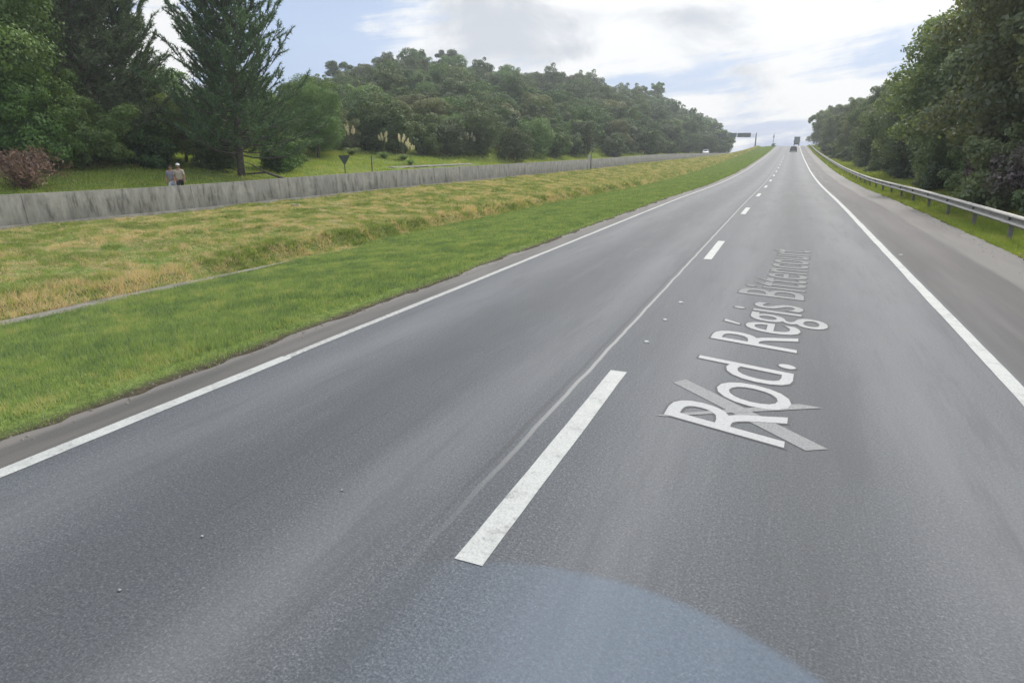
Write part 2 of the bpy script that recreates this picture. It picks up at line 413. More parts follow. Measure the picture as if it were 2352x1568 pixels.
M['cloth_beige'] = cloth('beige_cloth', (0.42, 0.36, 0.28))
M['cloth_black'] = cloth('black_cloth', (0.018, 0.018, 0.02))
M['cloth_lilac'] = cloth('lilac_grey_cloth', (0.24, 0.23, 0.28))
M['cloth_pale'] = cloth('pale_lilac_cloth', (0.45, 0.46, 0.58))
M['cloth_white'] = cloth('white_cloth', (0.62, 0.63, 0.58))
M['hair'] = cloth('dark_hair', (0.02, 0.015, 0.012))
M['plume'] = foliage('plume_fluff', (0.50, 0.46, 0.37), (0.62, 0.57, 0.48), (0.7, 0.66, 0.58), 1.0, 0.3)


# ------------------------------------------------------------------ mesh helpers
def mesh_np(name, V, F, mats, smooth=False, mat_idx=None):
    V = np.asarray(V, dtype=np.float32)
    F = np.asarray(F, dtype=np.int32)
    me = bpy.data.meshes.new(name)
    me.vertices.add(len(V))
    me.vertices.foreach_set('co', V.ravel())
    k = F.shape[1]
    me.loops.add(F.size)
    me.loops.foreach_set('vertex_index', F.ravel())
    me.polygons.add(len(F))
    me.polygons.foreach_set('loop_start', np.arange(0, F.size, k, dtype=np.int32))
    if smooth:
        me.polygons.foreach_set('use_smooth', np.ones(len(F), dtype=bool))
    for m in (mats if isinstance(mats, (list, tuple)) else [mats]):
        me.materials.append(m)
    if mat_idx is not None:
        me.polygons.foreach_set('material_index', np.asarray(mat_idx, dtype=np.int32))
    me.update(calc_edges=True)
    me.validate()
    return me


class MB:
    """collects boxes, tubes and faces into one mesh"""
    def __init__(self):
        self.v, self.f = [], []

    def add(self, vs, fs):
        o = len(self.v)
        self.v += [tuple(p) for p in vs]
        self.f += [tuple(i + o for i in q) for q in fs]
        return self

    def box(self, cx, cy, cz, sx, sy, sz, taper=1.0, taper_y=None):
        ty = taper if taper_y is None else taper_y
        vs = []
        for z, kx, ky in ((-.5, 1, 1), (.5, taper, ty)):
            for x, y in ((-.5, -.5), (.5, -.5), (.5, .5), (-.5, .5)):
                vs.append((cx + x * sx * kx, cy + y * sy * ky, cz + z * sz))
        return self.add(vs, [(3, 2, 1, 0), (4, 5, 6, 7), (0, 1, 5, 4), (1, 2, 6, 5), (2, 3, 7, 6), (3, 0, 4, 7)])

    def tube(self, pts, radii, n=7, cap=True):
        pts = [Vector(p) for p in pts]
        vs = []
        for i, p in enumerate(pts):
            d = (pts[min(i + 1, len(pts) - 1)] - pts[max(i - 1, 0)]).normalized()
            a = d.orthogonal().normalized() if abs(d.z) < 0.99 else Vector((1, 0, 0))
            b = d.cross(a).normalized()
            a = b.cross(d).normalized()
            for k in range(n):
                t = 2 * math.pi * k / n
                vs.append(p + (a * math.cos(t) + b * math.sin(t)) * radii[i])
        fs = []
        for i in range(len(pts) - 1):
            for k in range(n):
                fs.append((i * n + k, i * n + (k + 1) % n, (i + 1) * n + (k + 1) % n, (i + 1) * n + k))
        if cap:
            fs.append(tuple(range(n - 1, -1, -1)))
            fs.append(tuple(range((len(pts) - 1) * n, len(pts) * n)))
        return self.add(vs, fs)

    def prism(self, outline, x0, x1):
        """outline in (y, z), extruded along x"""
        n = len(outline)
        vs = [(x0, y, z) for y, z in outline] + [(x1, y, z) for y, z in outline]
        fs = [(i, (i + 1) % n, n + (i + 1) % n, n + i) for i in range(n)]
        fs += [tuple(range(n - 1, -1, -1)), tuple(range(n, 2 * n))]
        return self.add(vs, fs)

    def mesh(self, name, mats, smooth=False, bev=0):
        me = bpy.data.meshes.new(name)
        me.from_pydata([tuple(p) for p in self.v], [], self.f)
        for m in (mats if isinstance(mats, (list, tuple)) else [mats]):
            me.materials.append(m)
        if smooth:
            me.polygons.foreach_set('use_smooth', np.ones(len(me.polygons), dtype=bool))
        me.update()
        return me

    def obj(self, name, mats, parent=None, smooth=False, bevel=0.0):
        o = link(name, self.mesh(name, mats, smooth), parent)
        if bevel:
            b = o.modifiers.new('bevel', 'BEVEL')
            b.width = bevel
            b.segments = 2
        return o


def link(name, me, parent=None, loc=None):
    o = bpy.data.objects.new(name, me)
    C.objects.link(o)
    if parent is not None:
        o.parent = parent
    if loc is not None:
        o.location = loc
    return o


def tag(o, label=None, cat=None, group=None, kind=None):
    if label:
        o['label'] = label
    if cat:
        o['category'] = cat
    if group:
        o['group'] = group
    if kind:
        o['kind'] = kind
    return o


def thing(name, label, cat, loc=(0, 0, 0), rz=0.0, group=None):
    o = bpy.data.objects.new(name, None)
    o.empty_display_size = 0.3
    C.objects.link(o)
    o.location = loc
    o.rotation_euler = (0, 0, rz)
    return tag(o, label, cat, group)


def copy_thing(root, label=None, loc=None, rz=None, scale=None, group=None):
    r = root.copy()
    C.objects.link(r)
    for ch in root.children:
        c = ch.copy()
        C.objects.link(c)
        c.parent = r
        for g2 in ch.children:
            d = g2.copy()
            C.objects.link(d)
            d.parent = c
    if label:
        r['label'] = label
    if group:
        r['group'] = group
    if loc is not None:
        r.location = loc
    if rz is not None:
        r.rotation_euler = (0, 0, rz)
    if scale is not None:
        r.scale = scale if isinstance(scale, (tuple, list)) else (scale,) * 3
    return r


# ------------------------------------------------------------------ terrain functions
STN = np.concatenate([np.arange(-60, 0, 4.0), np.arange(0, 420, 2.0), np.arange(420, 1500, 40.0), [1500.0, 2500.0]])
_zr = np.interp(STN, [-60, 35, 48, 60, 78, 95, 142, 190, 235, 262, 285, 310, 350, 500, 1500, 2500],
                [0, 0, -.12, -.16, -.05, .16, 1.1, 2.25, 3.65, 4.4, 4.75, 4.6, 3.2, -4, -20, -30])
_zr = np.convolve(np.pad(_zr, 3, 'edge'), np.ones(7) / 7, 'valid')


def zr(y):
    return np.interp(y, STN, _zr)


def zw(y):
    return np.interp(y, [-60, 12, 17, 31, 72, 117, 200, 283, 330, 500, 1500, 2500], [.15, .15, .14, .26, .42, .8, 1.15, 1.25, 0.8, -5, -22, -32])


def vnoise(x, y, s, seed=0):
    x = np.asarray(x, dtype=float) * s + seed * 17.3
    y = np.asarray(y, dtype=float) * s - seed * 9.1
    xi, yi = np.floor(x), np.floor(y)
    fx, fy = x - xi, y - yi
    fx, fy = fx * fx * (3 - 2 * fx), fy * fy * (3 - 2 * fy)

    def h(a, b):
        v = np.sin(a * 127.1 + b * 311.7 + seed * 74.7) * 43758.5453
        return v - np.floor(v)
    return (h(xi, yi) * (1 - fx) + h(xi + 1, yi) * fx) * (1 - fy) + (h(xi, yi + 1) * (1 - fx) + h(xi + 1, yi + 1) * fx) * fy - 0.5


def smooth01(t):
    t = np.clip(t, 0, 1)
    return t * t * (3 - 2 * t)


AZK = [-75, -56, -48.3, -44.5, -39.9, -37.8, -34.7, -30.8, -27.6, -24, -18.5, -14.1, -11.3, -9.6, -7, -5.9, -4.7, -3.8]
RFK = [74, 74, 74, 74, 75, 75, 76, 78, 80, 86, 106, 136, 166, 192, 235, 258, 285, 320]
RRK = [160, 160, 170, 178, 190, 200, 215, 230, 238, 246, 270, 300, 318, 325, 328, 330, 332, 340]
ELK = [.05, .055, .06, .075, .1139, .122, .1366, .1450, .139, .1249, .1128, .1001, .0860, .0693, .0600, .0470, .026, .005]


def hill(x, y):
    a = np.degrees(np.arctan2(x, np.maximum(y, 1e-3)))
    d = np.hypot(x, y)
    rf, rr_, e = np.interp(a, AZK, RFK), np.interp(a, AZK, RRK), np.interp(a, AZK, ELK)
    top = np.maximum(2.3 + e * rr_ - 15.2, 0)
    t = (d - rf) / (rr_ - rf)
    up = np.clip(t, 0, 1)
    prof = np.where(t < 1, 0.55 * up + 0.45 * smooth01(up), np.clip(1 - (t - 1) * 0.35, 0.2, 1))
    fade = smooth01((-3.0 - a) / 2.0) * (y > 0)
    return top * prof * fade


def ground(x, y, micro=True):
    x = np.asarray(x, dtype=float)
    y = np.asarray(y, dtype=float)
    r, wl = zr(y), zw(y)
    # median: lawn strip, gutter, bank up to the wall
    s = np.clip((-5.7 - x) / 5.6, 0, 1)
    lawn = r - 0.03 - 0.39 * s ** 1.25
    gut = r - 0.42
    lip = 0.20 + 0.12 * smooth01((y - 9) / 6) * (1 - smooth01((y - 40) / 30))
    b = np.clip((-12.0 - x) / 0.4, 0, 1)
    t = np.clip((-12.4 - x) / 8.5, 0, 1)
    bank = (gut + lip * smooth01(b)) * (1 - t) + wl * t + 0.10 * np.sin(np.pi * t)
    z = np.where(x > 5.1, 0, np.where(x > -5.7, r - 0.06, np.where(x > -11.3, lawn, np.where(x > -12.0, gut, bank))))
    # beyond the wall
    far = smooth01((y - 90) / 110) * (1 - smooth01((y - 330) / 150))
    road2 = wl - 0.35 + 0.85 * far
    prof = np.interp(-x, [21, 28, 31, 34, 38, 42, 50, 60, 120, 400], [-.35, -.08, 0.10, .62, 1.25, 1.75, 2.3, 2.8, 4.0, 5.0])
    prof = wl - 0.15 + prof + 0.6 * far + 0.15
    zb = np.where(x > -28, road2, np.maximum(prof - 0.1, road2 * (x > -30)))
    z = np.where(x < -21.0, zb, z)
    # right verge and wooded bank
    rt = np.interp(x, [5.1, 5.6, 8, 10, 14, 25, 60, 200], [-.05, -.10, -.16, 0.05, 0.9, 3.6, 7, 9])
    z = np.where(x > 5.1, r + rt, z)
    z = z + np.where(x < -40, hill(x, y), 0) + np.where((x >= -40) & (x < -21), hill(x, y) * smooth01((-x - 26) / 14), 0)
    if micro:
        m = np.where((x < -12.3) & (x > -20.9), 1.0, np.where((x <= -28.5), 1.5, np.where((x < -6.2) & (x > -11), 0.5, np.where(x > 6, 1.0, 0.0))))
        z = z + m * (0.10 * vnoise(x, y, 0.7, 1) + 0.07 * vnoise(x, y, 2.1, 2))
    return z


# ------------------------------------------------------------------ ground sheet
xs = np.concatenate([np.arange(-400, -200, 20), np.arange(-200, -60, 5), np.arange(-60, -28, 1.0), [-28, -27.8, -25, -22, -21.01],
                     np.arange(-20.99, -12.5, 0.3), np.arange(-12.4, -11.9, 0.1), [-11.8, -11.4, -11.3], np.arange(-11.0, -6.0, 0.35), [-5.9, -5.71, -5.69],
                     [-4, -1, 2, 5.0, 5.15, 5.3, 5.6], np.arange(6, 16, 0.5), np.arange(16, 60, 4), np.arange(60, 300, 30)])
ys = np.concatenate([np.arange(-60, -2, 2.0), np.arange(-2, 60, 0.4), np.arange(60, 200, 2.0), np.arange(200, 450, 5.0), np.arange(450, 561, 20.0)])
ys = np.unique(np.concatenate([ys, STN[(STN > -60) & (STN < 560)]]))
GX, GY = np.meshgrid(xs, ys)
GZ = ground(GX, GY)
nx, ny = len(xs), len(ys)
ii = (np.arange(ny - 1)[:, None] * nx + np.arange(nx - 1)[None, :]).ravel()
F = np.stack([ii, ii + 1, ii + nx + 1, ii + nx], 1)
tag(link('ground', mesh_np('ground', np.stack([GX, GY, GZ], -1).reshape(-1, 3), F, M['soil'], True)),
    'grassy ground of the median, verges and wooded slopes', None, None, 'structure')


def strip(name, x0, x1, y0, y1, dz, mat, label, jag0=0.0, jag1=0.0, step=0.0, zf=None):
    """a sheet lying on the road profile between two lateral lines"""
    y = STN[(STN > y0) & (STN < y1)]
    if step:
        y = np.concatenate([y, np.arange(y0, min(y1, 60), step)])
    y = np.unique(np.concatenate([[y0, y1], y]))
    n = len(y)
    a = x0 + jag0 * (vnoise(y, y * 0, 1.1, 3) * 1.6 + vnoise(y, y * 0, 5.0, 4))
    b = x1 + jag1 * (vnoise(y, y * 0, 0.9, 5) * 1.6 + vnoise(y, y * 0, 4.0, 6))
    z = (zf or zr)(y) + dz
    cols = 8 if (x1 - x0) > 3 else 1
    V, Fc = [], []
    for j in range(cols + 1):
        t = j / cols
        V.append(np.stack([a * (1 - t) + b * t, y, z], 1))
    V = np.concatenate(V)
    for j in range(cols):
        i = np.arange(n - 1)
        Fc.append(np.stack([j * n + i, (j + 1) * n + i, (j + 1) * n + i + 1, j * n + i + 1], 1))
    return tag(link(name, mesh_np(name, V, np.concatenate(Fc), mat)), label, None, None, 'structure')


strip('road', -5.74, 5.08, -55, 560, 0.0, M['asphalt'], 'grey asphalt carriageway climbing to the crest', 0.13, 0.10, 0.12)
strip('opposite_road', -27.6, -21.5, -55, 550, 0.012, M['asphalt_far'], 'opposite carriageway hidden behind the concrete wall',
      zf=lambda y: ground(np.full(len(y), -24.0), y, False))
strip('road_line', -5.255, -5.105, -10, 5.45, 0.004, M['paint'], 'fresh white left edge line', 0.008, 0.008, 0.25)
strip('road_line', -5.235, -5.125, 5.45, 300, 0.004, M['paint_worn'], 'worn white left edge line', 0.012, 0.012, 0.25)
strip('road_line', 2.29, 2.45, -10, 300, 0.004, M['paint'], 'white right edge line beside the shoulder', 0.01, 0.01, 0.25)
for k in range(-1, 14):
    y0 = 2.95 + 11.75 * k - (0.13 if k == 0 else 0)
    strip('road_line', -1.565, -1.385, y0, y0 + (3.66 if k == 0 else 3.3), 0.004, M['paint'], 'white centre dash between the two lanes', 0.006, 0.006, 0.3)

# map-overlay road name, laid flat on the road like paint
def text_mesh(body, offset):
    cu = bpy.data.curves.new('lettering', 'FONT')
    cu.body = body
    cu.size = 1.0
    cu.offset = offset
    cu.resolution_u = 4
    o = bpy.data.objects.new('lettering', cu)
    C.objects.link(o)
    bpy.context.view_layer.update()
    me = bpy.data.meshes.new_from_object(o)
    bpy.data.objects.remove(o)
    return me


def place_text(name, off, dz, mat, label):
    me = text_mesh('Rod. R\u00e9gis Bittencourt', off)
    v = np.empty(len(me.vertices) * 3, dtype=np.float32)
    me.vertices.foreach_get('co', v)
    v = v.reshape(-1, 3)
    u, c = v[:, 0].copy(), v[:, 1].copy()
    L0 = TEXT_W
    t = (u - TEXT_X0) / L0
    Y = 5.15 + t * 11.75
    base = 0.21 + 0.040 * (Y - 5.15)
    lean = (c / CAP) * 0.32
    v[:, 0] = base - (c / CAP) * 1.02
    v[:, 1] = Y + lean * (1 - t * 0.55)
    v[:, 2] = zr(v[:, 1]) + dz
    me.vertices.foreach_set('co', v.ravel())
    me.materials.clear()
    me.materials.append(mat)
    me.update()
    return tag(link(name, me), label, None, None, 'structure')


_probe = text_mesh('Rod. R\u00e9gis Bittencourt', 0)
_pv = np.array([p.co[:] for p in _probe.vertices])
TEXT_X0, TEXT_W = _pv[:, 0].min(), _pv[:, 0].max() - _pv[:, 0].min()
_cap = text_mesh('R', 0)
CAP = max(p.co[1] for p in _cap.vertices)
place_text('road_name_overlay_outline', 0.016, 0.003, M['letter_edge'], 'dark outline of the road-name overlay')
place_text('road_name_overlay', 0.0, 0.0062, M['letter'], 'white road-name map overlay laid flat along the right lane')
mb = MB()  # crossed strokes of the map overlay, laid flat on the lane
mb.add([(-.87, 6.35, .0042), (.37, 5.17, .0042), (.54, 5.27, .0042), (-.76, 6.5, .0042)], [(0, 1, 2, 3)])
tag(mb.obj('overlay_stroke', M['stroke']), 'faint pale overlay stroke crossing the first letters', None, None, 'structure')
mb = MB()
mb.add([(-.88, 5.42, .0050), (-.80, 5.42, .0050), (.54, 6.2, .0050), (.33, 6.22, .0050)], [(0, 1, 2, 3)])
tag(mb.obj('overlay_stroke', M['stroke']), 'faint pale overlay stroke crossing the other way', None, None, 'structure')

# gutter
y = np.arange(-10, 14.4, 0.2)
hw = 0.25 * (1 - smooth01((y - 8) / 6)) * (0.8 + .5 * vnoise(y, y * 0, .9, 23)) + 0.01
xl = -11.72 - hw + 0.05 * vnoise(y, y * 0, 1.7, 8)
xr_ = -11.66 + hw + 0.06 * vnoise(y, y * 0, 2.3, 9)
V = np.concatenate([np.stack([xl, y, zr(y) - .405], 1), np.stack([xr_, y, zr(y) - .395], 1)])
i = np.arange(len(y) - 1)
n = len(y)
tag(link('gutter_path', mesh_np('gutter_path', V, np.stack([i, i + n, i + n + 1, i + 1], 1), M['concrete_light'])), 'pale concrete gutter along the foot of the bank', None, None, 'structure')
# side lane beyond the wall
y = np.arange(52, 70, 1.0)
V = np.concatenate([np.stack([np.full(len(y), -34.7), y, ground(np.full(len(y), -34.7), y, False) + .05], 1), np.stack([np.full(len(y), -34.0), y, ground(np.full(len(y), -34.0), y, False) + .05], 1)])
i = np.arange(len(y) - 1)
n = len(y)
tag(link('path', mesh_np('path', V, np.stack([i, i + n, i + n + 1, i + 1], 1), M['concrete_light'])), 'pale side lane on the verge beyond the wall', None, None, 'structure')


# ------------------------------------------------------------------ grass
def blades(name, X, Y, h, wd, mat, lean=0.5, clump=0.0):
    n = len(X)
    Z = ground(X, Y)
    a = rng.uniform(0, 2 * np.pi, n)
    hh = h * rng.uniform(0.5, 1.25, n)
    ww = wd * rng.uniform(0.7, 1.3, n)
    la = rng.uniform(0, 2 * np.pi, n)
    lm = hh * lean * rng.uniform(0.1, 1.3, n)
    P = np.stack([X, Y, Z - 0.01], 1)
    s = np.stack([np.cos(a) * ww, np.sin(a) * ww, np.zeros(n)], 1)
    tip = P + np.stack([np.cos(la) * lm, np.sin(la) * lm, hh], 1)
    V = np.stack([P - s, P + s, tip], 1).reshape(-1, 3)
    F = np.arange(n * 3).reshape(-1, 3)
    me = mesh_np(name, V, F, mat)
    return link(name, me)


def scatter(x0, x1, y0, y1, n, edge=None):
    X = rng.uniform(x0, x1, n)
    Y = rng.uniform(y0, y1, n)
    if edge is not None:
        k = edge(X, Y)
        X, Y = X[k], Y[k]
    return X, Y


def lawn_edge(X, Y):
    road_edge = -5.84 + 0.26 * vnoise(Y, Y * 0, 1.1, 11) + 0.16 * vnoise(Y, Y * 0, 4, 12)
    d = road_edge - X
    return (d > 0) & (rng.uniform(0, 1, len(X)) < 0.12 + d / 0.7)


parts = [(-2, 8, 150000, .075, .0065), (8, 16, 120000, .08, .009), (16, 32, 120000, .085, .015), (32, 70, 110000, .10, .032), (70, 150, 70000, .12, .07), (150, 290, 45000, .16, .13)]
Xa, Ya, ha, wa = [], [], [], []
for y0, y1, n, h, wd in parts:
    X, Y = scatter(-11.95 if y0 >= 16 else -11.52, -5.6, y0, y1, n, lawn_edge)
    Xa.append(X); Ya.append(Y); ha.append(np.full(len(X), h)); wa.append(np.full(len(X), wd))
X, Y, h, wd = map(np.concatenate, (Xa, Ya, ha, wa))
h = h * (0.7 + 0.8 * (vnoise(X, Y, 0.8, 13) + 0.5)) * np.where(X > -6.3, 0.6, 1)
tag(blades('median_grass', X, Y, h, wd, M['grass']), 'lush green grass strip between the road edge and the gutter', None, None, 'stuff')

X, Y = scatter(-12.05, -11.35, 4, 16, 9000, lambda X, Y: vnoise(X, Y, 1.4, 51) + 0.035 * (Y - 9) > 0.02)
tag(blades('gutter_grass', X, Y, np.full(len(X), .06), np.full(len(X), .009), M['grass_bank'], 1.0), 'tufts of grass growing over the gutter', None, None, 'stuff')
parts = [(3, 12, 110000, .06, .008), (12, 24, 150000, .065, .012), (24, 45, 130000, .075, .02), (45, 90, 100000, .09, .04), (90, 160, 60000, .12, .08), (160, 290, 40000, .16, .14)]
Xa, Ya, ha, wa = [], [], [], []
for y0, y1, n, h, wd in parts:
    X, Y = scatter(-20.85, -11.9, y0, y1, n)
    Xa.append(X); Ya.append(Y); ha.append(np.full(len(X), h)); wa.append(np.full(len(X), wd))
X, Y, h, wd = map(np.concatenate, (Xa, Ya, ha, wa))
h = h * (0.35 + 1.0 * (vnoise(X, Y, 1.2, 14) + 0.5) + 1.6 * np.clip(vnoise(X, Y, 3.1, 19) + .1, 0, 1)) * np.where(X > -12.9, 1.9, 1.0)
wd = wd * np.where(h > .1, 1.25, 1)
tag(blades('bank_grass', X, Y, h, wd, M['grass_bank'], 0.9), 'mown straw-flecked grass on the bank below the wall', None, None, 'stuff')

Xa, Ya, ha, wa = [], [], [], []
for x0, x1, y0, y1, n, h, wd in ((-60, -28.2, 5, 60, 170000, .16, .028), (-60, -28.2, 60, 130, 90000, .22, .05), (-50, -28, 130, 330, 50000, .3, .12)):
    X, Y = scatter(x0, x1, y0, y1, n)
    k = ~((X > -34.8) & (X < -33.4) & (Y > 51) & (Y < 70))
    X, Y = X[k], Y[k]
    Xa.append(X); Ya.append(Y); ha.append(np.full(len(X), h)); wa.append(np.full(len(X), wd))
X, Y, h, wd = map(np.concatenate, (Xa, Ya, ha, wa))
h = h * (0.5 + 1.2 * (vnoise(X, Y, 0.3, 15) + 0.5)) * np.where(X < -43, 2.2, 1.0)
tag(blades('verge_grass', X, Y, h, wd, M['grass_verge'], 0.6), 'grass field rising to the trees beyond the wall', None, None, 'stuff')

Xa, Ya, ha, wa = [], [], [], []
for y0, y1, n, h, wd in ((8, 30, 60000, .11, .010), (30, 70, 50000, .13, .022), (70, 290, 50000, .2, .09)):
    X, Y = scatter(5.05, 9.5, y0, y1, n, lambda X, Y: X > 5.15 + 0.25 * vnoise(Y, Y * 0, 0.8, 16) + 0.1 * vnoise(Y, Y * 0, 3, 17))
    Xa.append(X); Ya.append(Y); ha.append(np.full(len(X), h)); wa.append(np.full(len(X), wd))
X, Y, h, wd = map(np.concatenate, (Xa, Ya, ha, wa))
h = h * (0.5 + 1.3 * (vnoise(X, Y, 0.6, 18) + 0.5)) * np.where(X > 6.3, 1.8, 1.0)
tag(blades('roadside_grass', X, Y, h, wd, M['grass_verge'], 0.6), 'rough grass along the guardrail', None, None, 'stuff')

# ------------------------------------------------------------------ wall
wy = np.unique(np.concatenate([np.arange(-20, 60, 2.0), np.arange(60, 306, 4.0)]))
wt = np.interp(wy, [12, 17, 31, 72, 117, 200, 283], [.96, .95, 1.03, 1.13, 1.20, .98, .85])
wb = zw(wy)
wall = thing('concrete_wall', 'long low weathered concrete wall along the top of the median bank', 'wall', (0, 0, 0))


def wall_mesh(x_base, x_top, z0, z1):
    n = len(wy)
    V = np.concatenate([np.stack([np.full(n, x_base[0]), wy, z0], 1), np.stack([np.full(n, x_top[0]), wy, z1], 1),
                        np.stack([np.full(n, x_top[1]), wy, z1], 1), np.stack([np.full(n, x_base[1]), wy, z0], 1)])
    i = np.arange(n - 1)
    F = [np.stack([a * n + i, a * n + i + 1, b * n + i + 1, b * n + i], 1) for a, b in ((1, 0), (2, 1), (3, 2))]
    F.append(np.array([[0, n, 2 * n, 3 * n], [4 * n - 1, 3 * n - 1, 2 * n - 1, n - 1]]))
    return V, np.concatenate(F)


V, F = wall_mesh((-20.90, -21.22), (-20.98, -21.16), wb - 0.3, wb + wt)
link('wall_face', mesh_np('wall_face', V, F, M['concrete']), wall)
V, F = wall_mesh((-20.78, -20.895), (-20.82, -20.895), wb - 0.3, wb + 0.10)
link('footing', mesh_np('footing', V, F, M['footing']), wall)
mb = MB()
for yj in np.arange(-18, 300, 6.0):
    zb_ = float(np.interp(yj, wy, wb))
    zt_ = zb_ + float(np.interp(yj, wy, wt))
    mb.add([(-20.893, yj - .007, zb_ + .10), (-20.893, yj + .007, zb_ + .10), (-20.973, yj + .007, zt_ - .01), (-20.973, yj - .007, zt_ - .01)], [(0, 1, 2, 3)])
mb.obj('joint', M['truck_dark'], wall)

# ------------------------------------------------------------------ guardrail
rail = thing('guardrail', 'galvanised steel crash barrier along the right shoulder', 'guardrail', (0, 0, 0))
prof = [(0.0, .16), (.06, .135), (.085, .10), (.085, .075), (-.055, .042), (-.055, -.042), (.085, -.075), (.085, -.10), (.06, -.135), (0.0, -.16)]
gy = np.concatenate([np.arange(-6, 60, 2.0), np.arange(60, 286, 4.0)])


def gz(y):
    return zr(y) + np.interp(y, [0, 21, 57, 104, 170, 285], [.52, .52, .46, .52, .55, .5])


gx = 5.80
n = len(prof)
V, F = [], []
for y in gy:
    for px_, pz in prof:
        V.append((gx - px_, y, gz(y) + pz))
for i in range(len(gy) - 1):
    for k in range(n - 1):
        F.append((i * n + k, i * n + k + 1, (i + 1) * n + k + 1, (i + 1) * n + k))
link('beam', mesh_np('beam', V, F, M['galv'], False), rail)
for y in np.arange(-6, 286, 4.0):
    z = float(gz(y))
    sp0 = MB().box(gx + 0.045, y, z, 0.075, 0.09, 0.22)
    g0 = float(ground(np.array([gx + .1]), np.array([y]))[0])
    pst = MB().box(gx + 0.13, y, (z + 0.10 + g0 - .3) / 2, 0.10, 0.12, z + 0.10 - g0 + .3).obj('post', M['post_steel'], rail)
    sp0.obj('spacer', M['post_steel'], pst)


# ------------------------------------------------------------------ plant builders
def quads(P, N, size, tilt=0.7, aspect=0.6):
    """leaf-sized quads at P facing roughly N"""
    n = len(P)
    N = N + rng.normal(0, tilt, (n, 3))
    N /= np.linalg.norm(N, axis=1, keepdims=True) + 1e-9
    A = np.cross(N, rng.normal(0, 1, (n, 3)))
    A /= np.linalg.norm(A, axis=1, keepdims=True) + 1e-9
    B = np.cross(N, A)
    s = size * rng.uniform(0.6, 1.35, (n, 1))
    A, B = A * s, B * s * aspect
    V = np.stack([P - A, P - B * 0.9 + A * .1, P + A, P + B + A * .1], 1).reshape(-1, 3)
    return V, np.arange(n * 4).reshape(-1, 4)


def lobe_points(lobes, n, fill=0.25, up=0.25):
    """points near the surface of a cluster of ellipsoids"""
    L = np.array([l[0] for l in lobes], dtype=float)
    Rd = np.array([l[1] for l in lobes], dtype=float)
    wgt = (Rd[:, 0] * Rd[:, 1] + Rd[:, 0] * Rd[:, 2])
    k = rng.choice(len(L), n, p=wgt / wgt.sum())
    d = rng.normal(0, 1, (n, 3))
    d[:, 2] += up
    d /= np.linalg.norm(d, axis=1, keepdims=True)
    r = 1 - np.abs(rng.normal(0, fill, n))
    r = np.clip(r, 0.15, 1)[:, None] * (1 + 0.10 * rng.normal(0, 1, (n, 1)))
    P = L[k] + d * Rd[k] * r
    N = d / Rd[k]
    N /= np.linalg.norm(N, axis=1, keepdims=True)
    keep = np.ones(n, dtype=bool)
    for j in range(len(L)):
        q = ((P - L[j]) / Rd[j])
        inside = (q ** 2).sum(1) < 0.42
        keep &= ~(inside & (k != j))
    return P[keep], N[keep]


def broad_lobes(w, h, z0, nl, seed, flat=0.8, sub=3):
    rs = np.random.default_rng(seed)
    out = []
    for i in range(nl):
        t = (i + .5) / nl
        z = z0 + (h - z0) * (0.12 + 0.78 * t)
        rad = w / 2 * math.sqrt(max(0.05, 1 - ((z - (z0 + (h - z0) * .42)) / ((h - z0) * .62)) ** 2))
        a = i * 2.4 + rs.uniform(-.5, .5)
        rr = rad * rs.uniform(0.35, 0.8)
        s = w * rs.uniform(0.17, 0.27)
        c = (math.cos(a) * rr, math.sin(a) * rr, z)
        out.append((c, (s, s, s * flat * rs.uniform(.8, 1.1))))
        for q in range(sub):
            b = rs.uniform(0, 6.28)
            s2 = s * rs.uniform(.35, .6)
            out.append(((c[0] + math.cos(b) * s, c[1] + math.sin(b) * s, c[2] + rs.uniform(-.4, .8) * s), (s2, s2, s2 * .8)))
    return out


def limb_mesh(h, r0, lobes, seed, bend=0.4, base=-0.4, n=7):
    rs = np.random.default_rng(seed)
    mb = MB()
    pts = [(0, 0, base)]
    x = y = 0
    for k in range(1, 6):
        x += rs.uniform(-bend, bend) * .5
        y += rs.uniform(-bend, bend) * .5
        pts.append((x, y, h * .85 * k / 5))
    rad = [r0 * 1.25] + [r0 * (1 - .16 * k) for k in range(1, 6)]
    mb.tube(pts, rad, n)
    for c, s in lobes[::4]:
        zt = max(0.25 * h, c[2] - rs.uniform(.12, .3) * h)
        f = min(zt / (h * .85), 1) * 5
        i0 = int(min(f, 4))
        p0 = Vector(pts[i0]).lerp(Vector(pts[i0 + 1]), f - i0)
        p1 = Vector(c)
        mid = p0.lerp(p1, .5) + Vector((rs.uniform(-.2, .2), rs.uniform(-.2, .2), -.15)) * (h / 8)
        mb.tube([p0, mid, p1], [r0 * .42, r0 * .26, r0 * .08], 5, False)
    return mb


def broad_parts(name, w, h, z0, nl, nleaf, leaf, mat, seed, trunk_r=None, bark='bark', flat=0.8, fill=0.25, bend=0.4):
    lob = broad_lobes(w, h, z0, nl, seed, flat)
    P, N = lobe_points(lob, nleaf, fill)
    V, F = quads(P, N, leaf)
    crown = mesh_np('crown', V, F, mat)
    trunk = limb_mesh(h, trunk_r or h * .018 + .03, lob, seed, bend).mesh('trunk', M[bark], True)
    return crown, trunk


def make_tree(name, label, cat, loc, parts, rz=0.0, scale=1.0, group=None, mat=None):
    r = thing(name, label, cat, loc, rz, group)
    r.scale = scale if isinstance(scale, tuple) else (scale,) * 3
    link('trunk', parts[1], r)
    link('crown', parts[0], r)
    return r


def gzat(x, y, micro=False):
    return float(ground(np.array([float(x)]), np.array([float(y)]), micro)[0])


def ang(x_px, dist):
    """ground position at an azimuth (degrees from the road direction) and distance"""
    return math.sin(R(x_px)) * dist, math.cos(R(x_px)) * dist


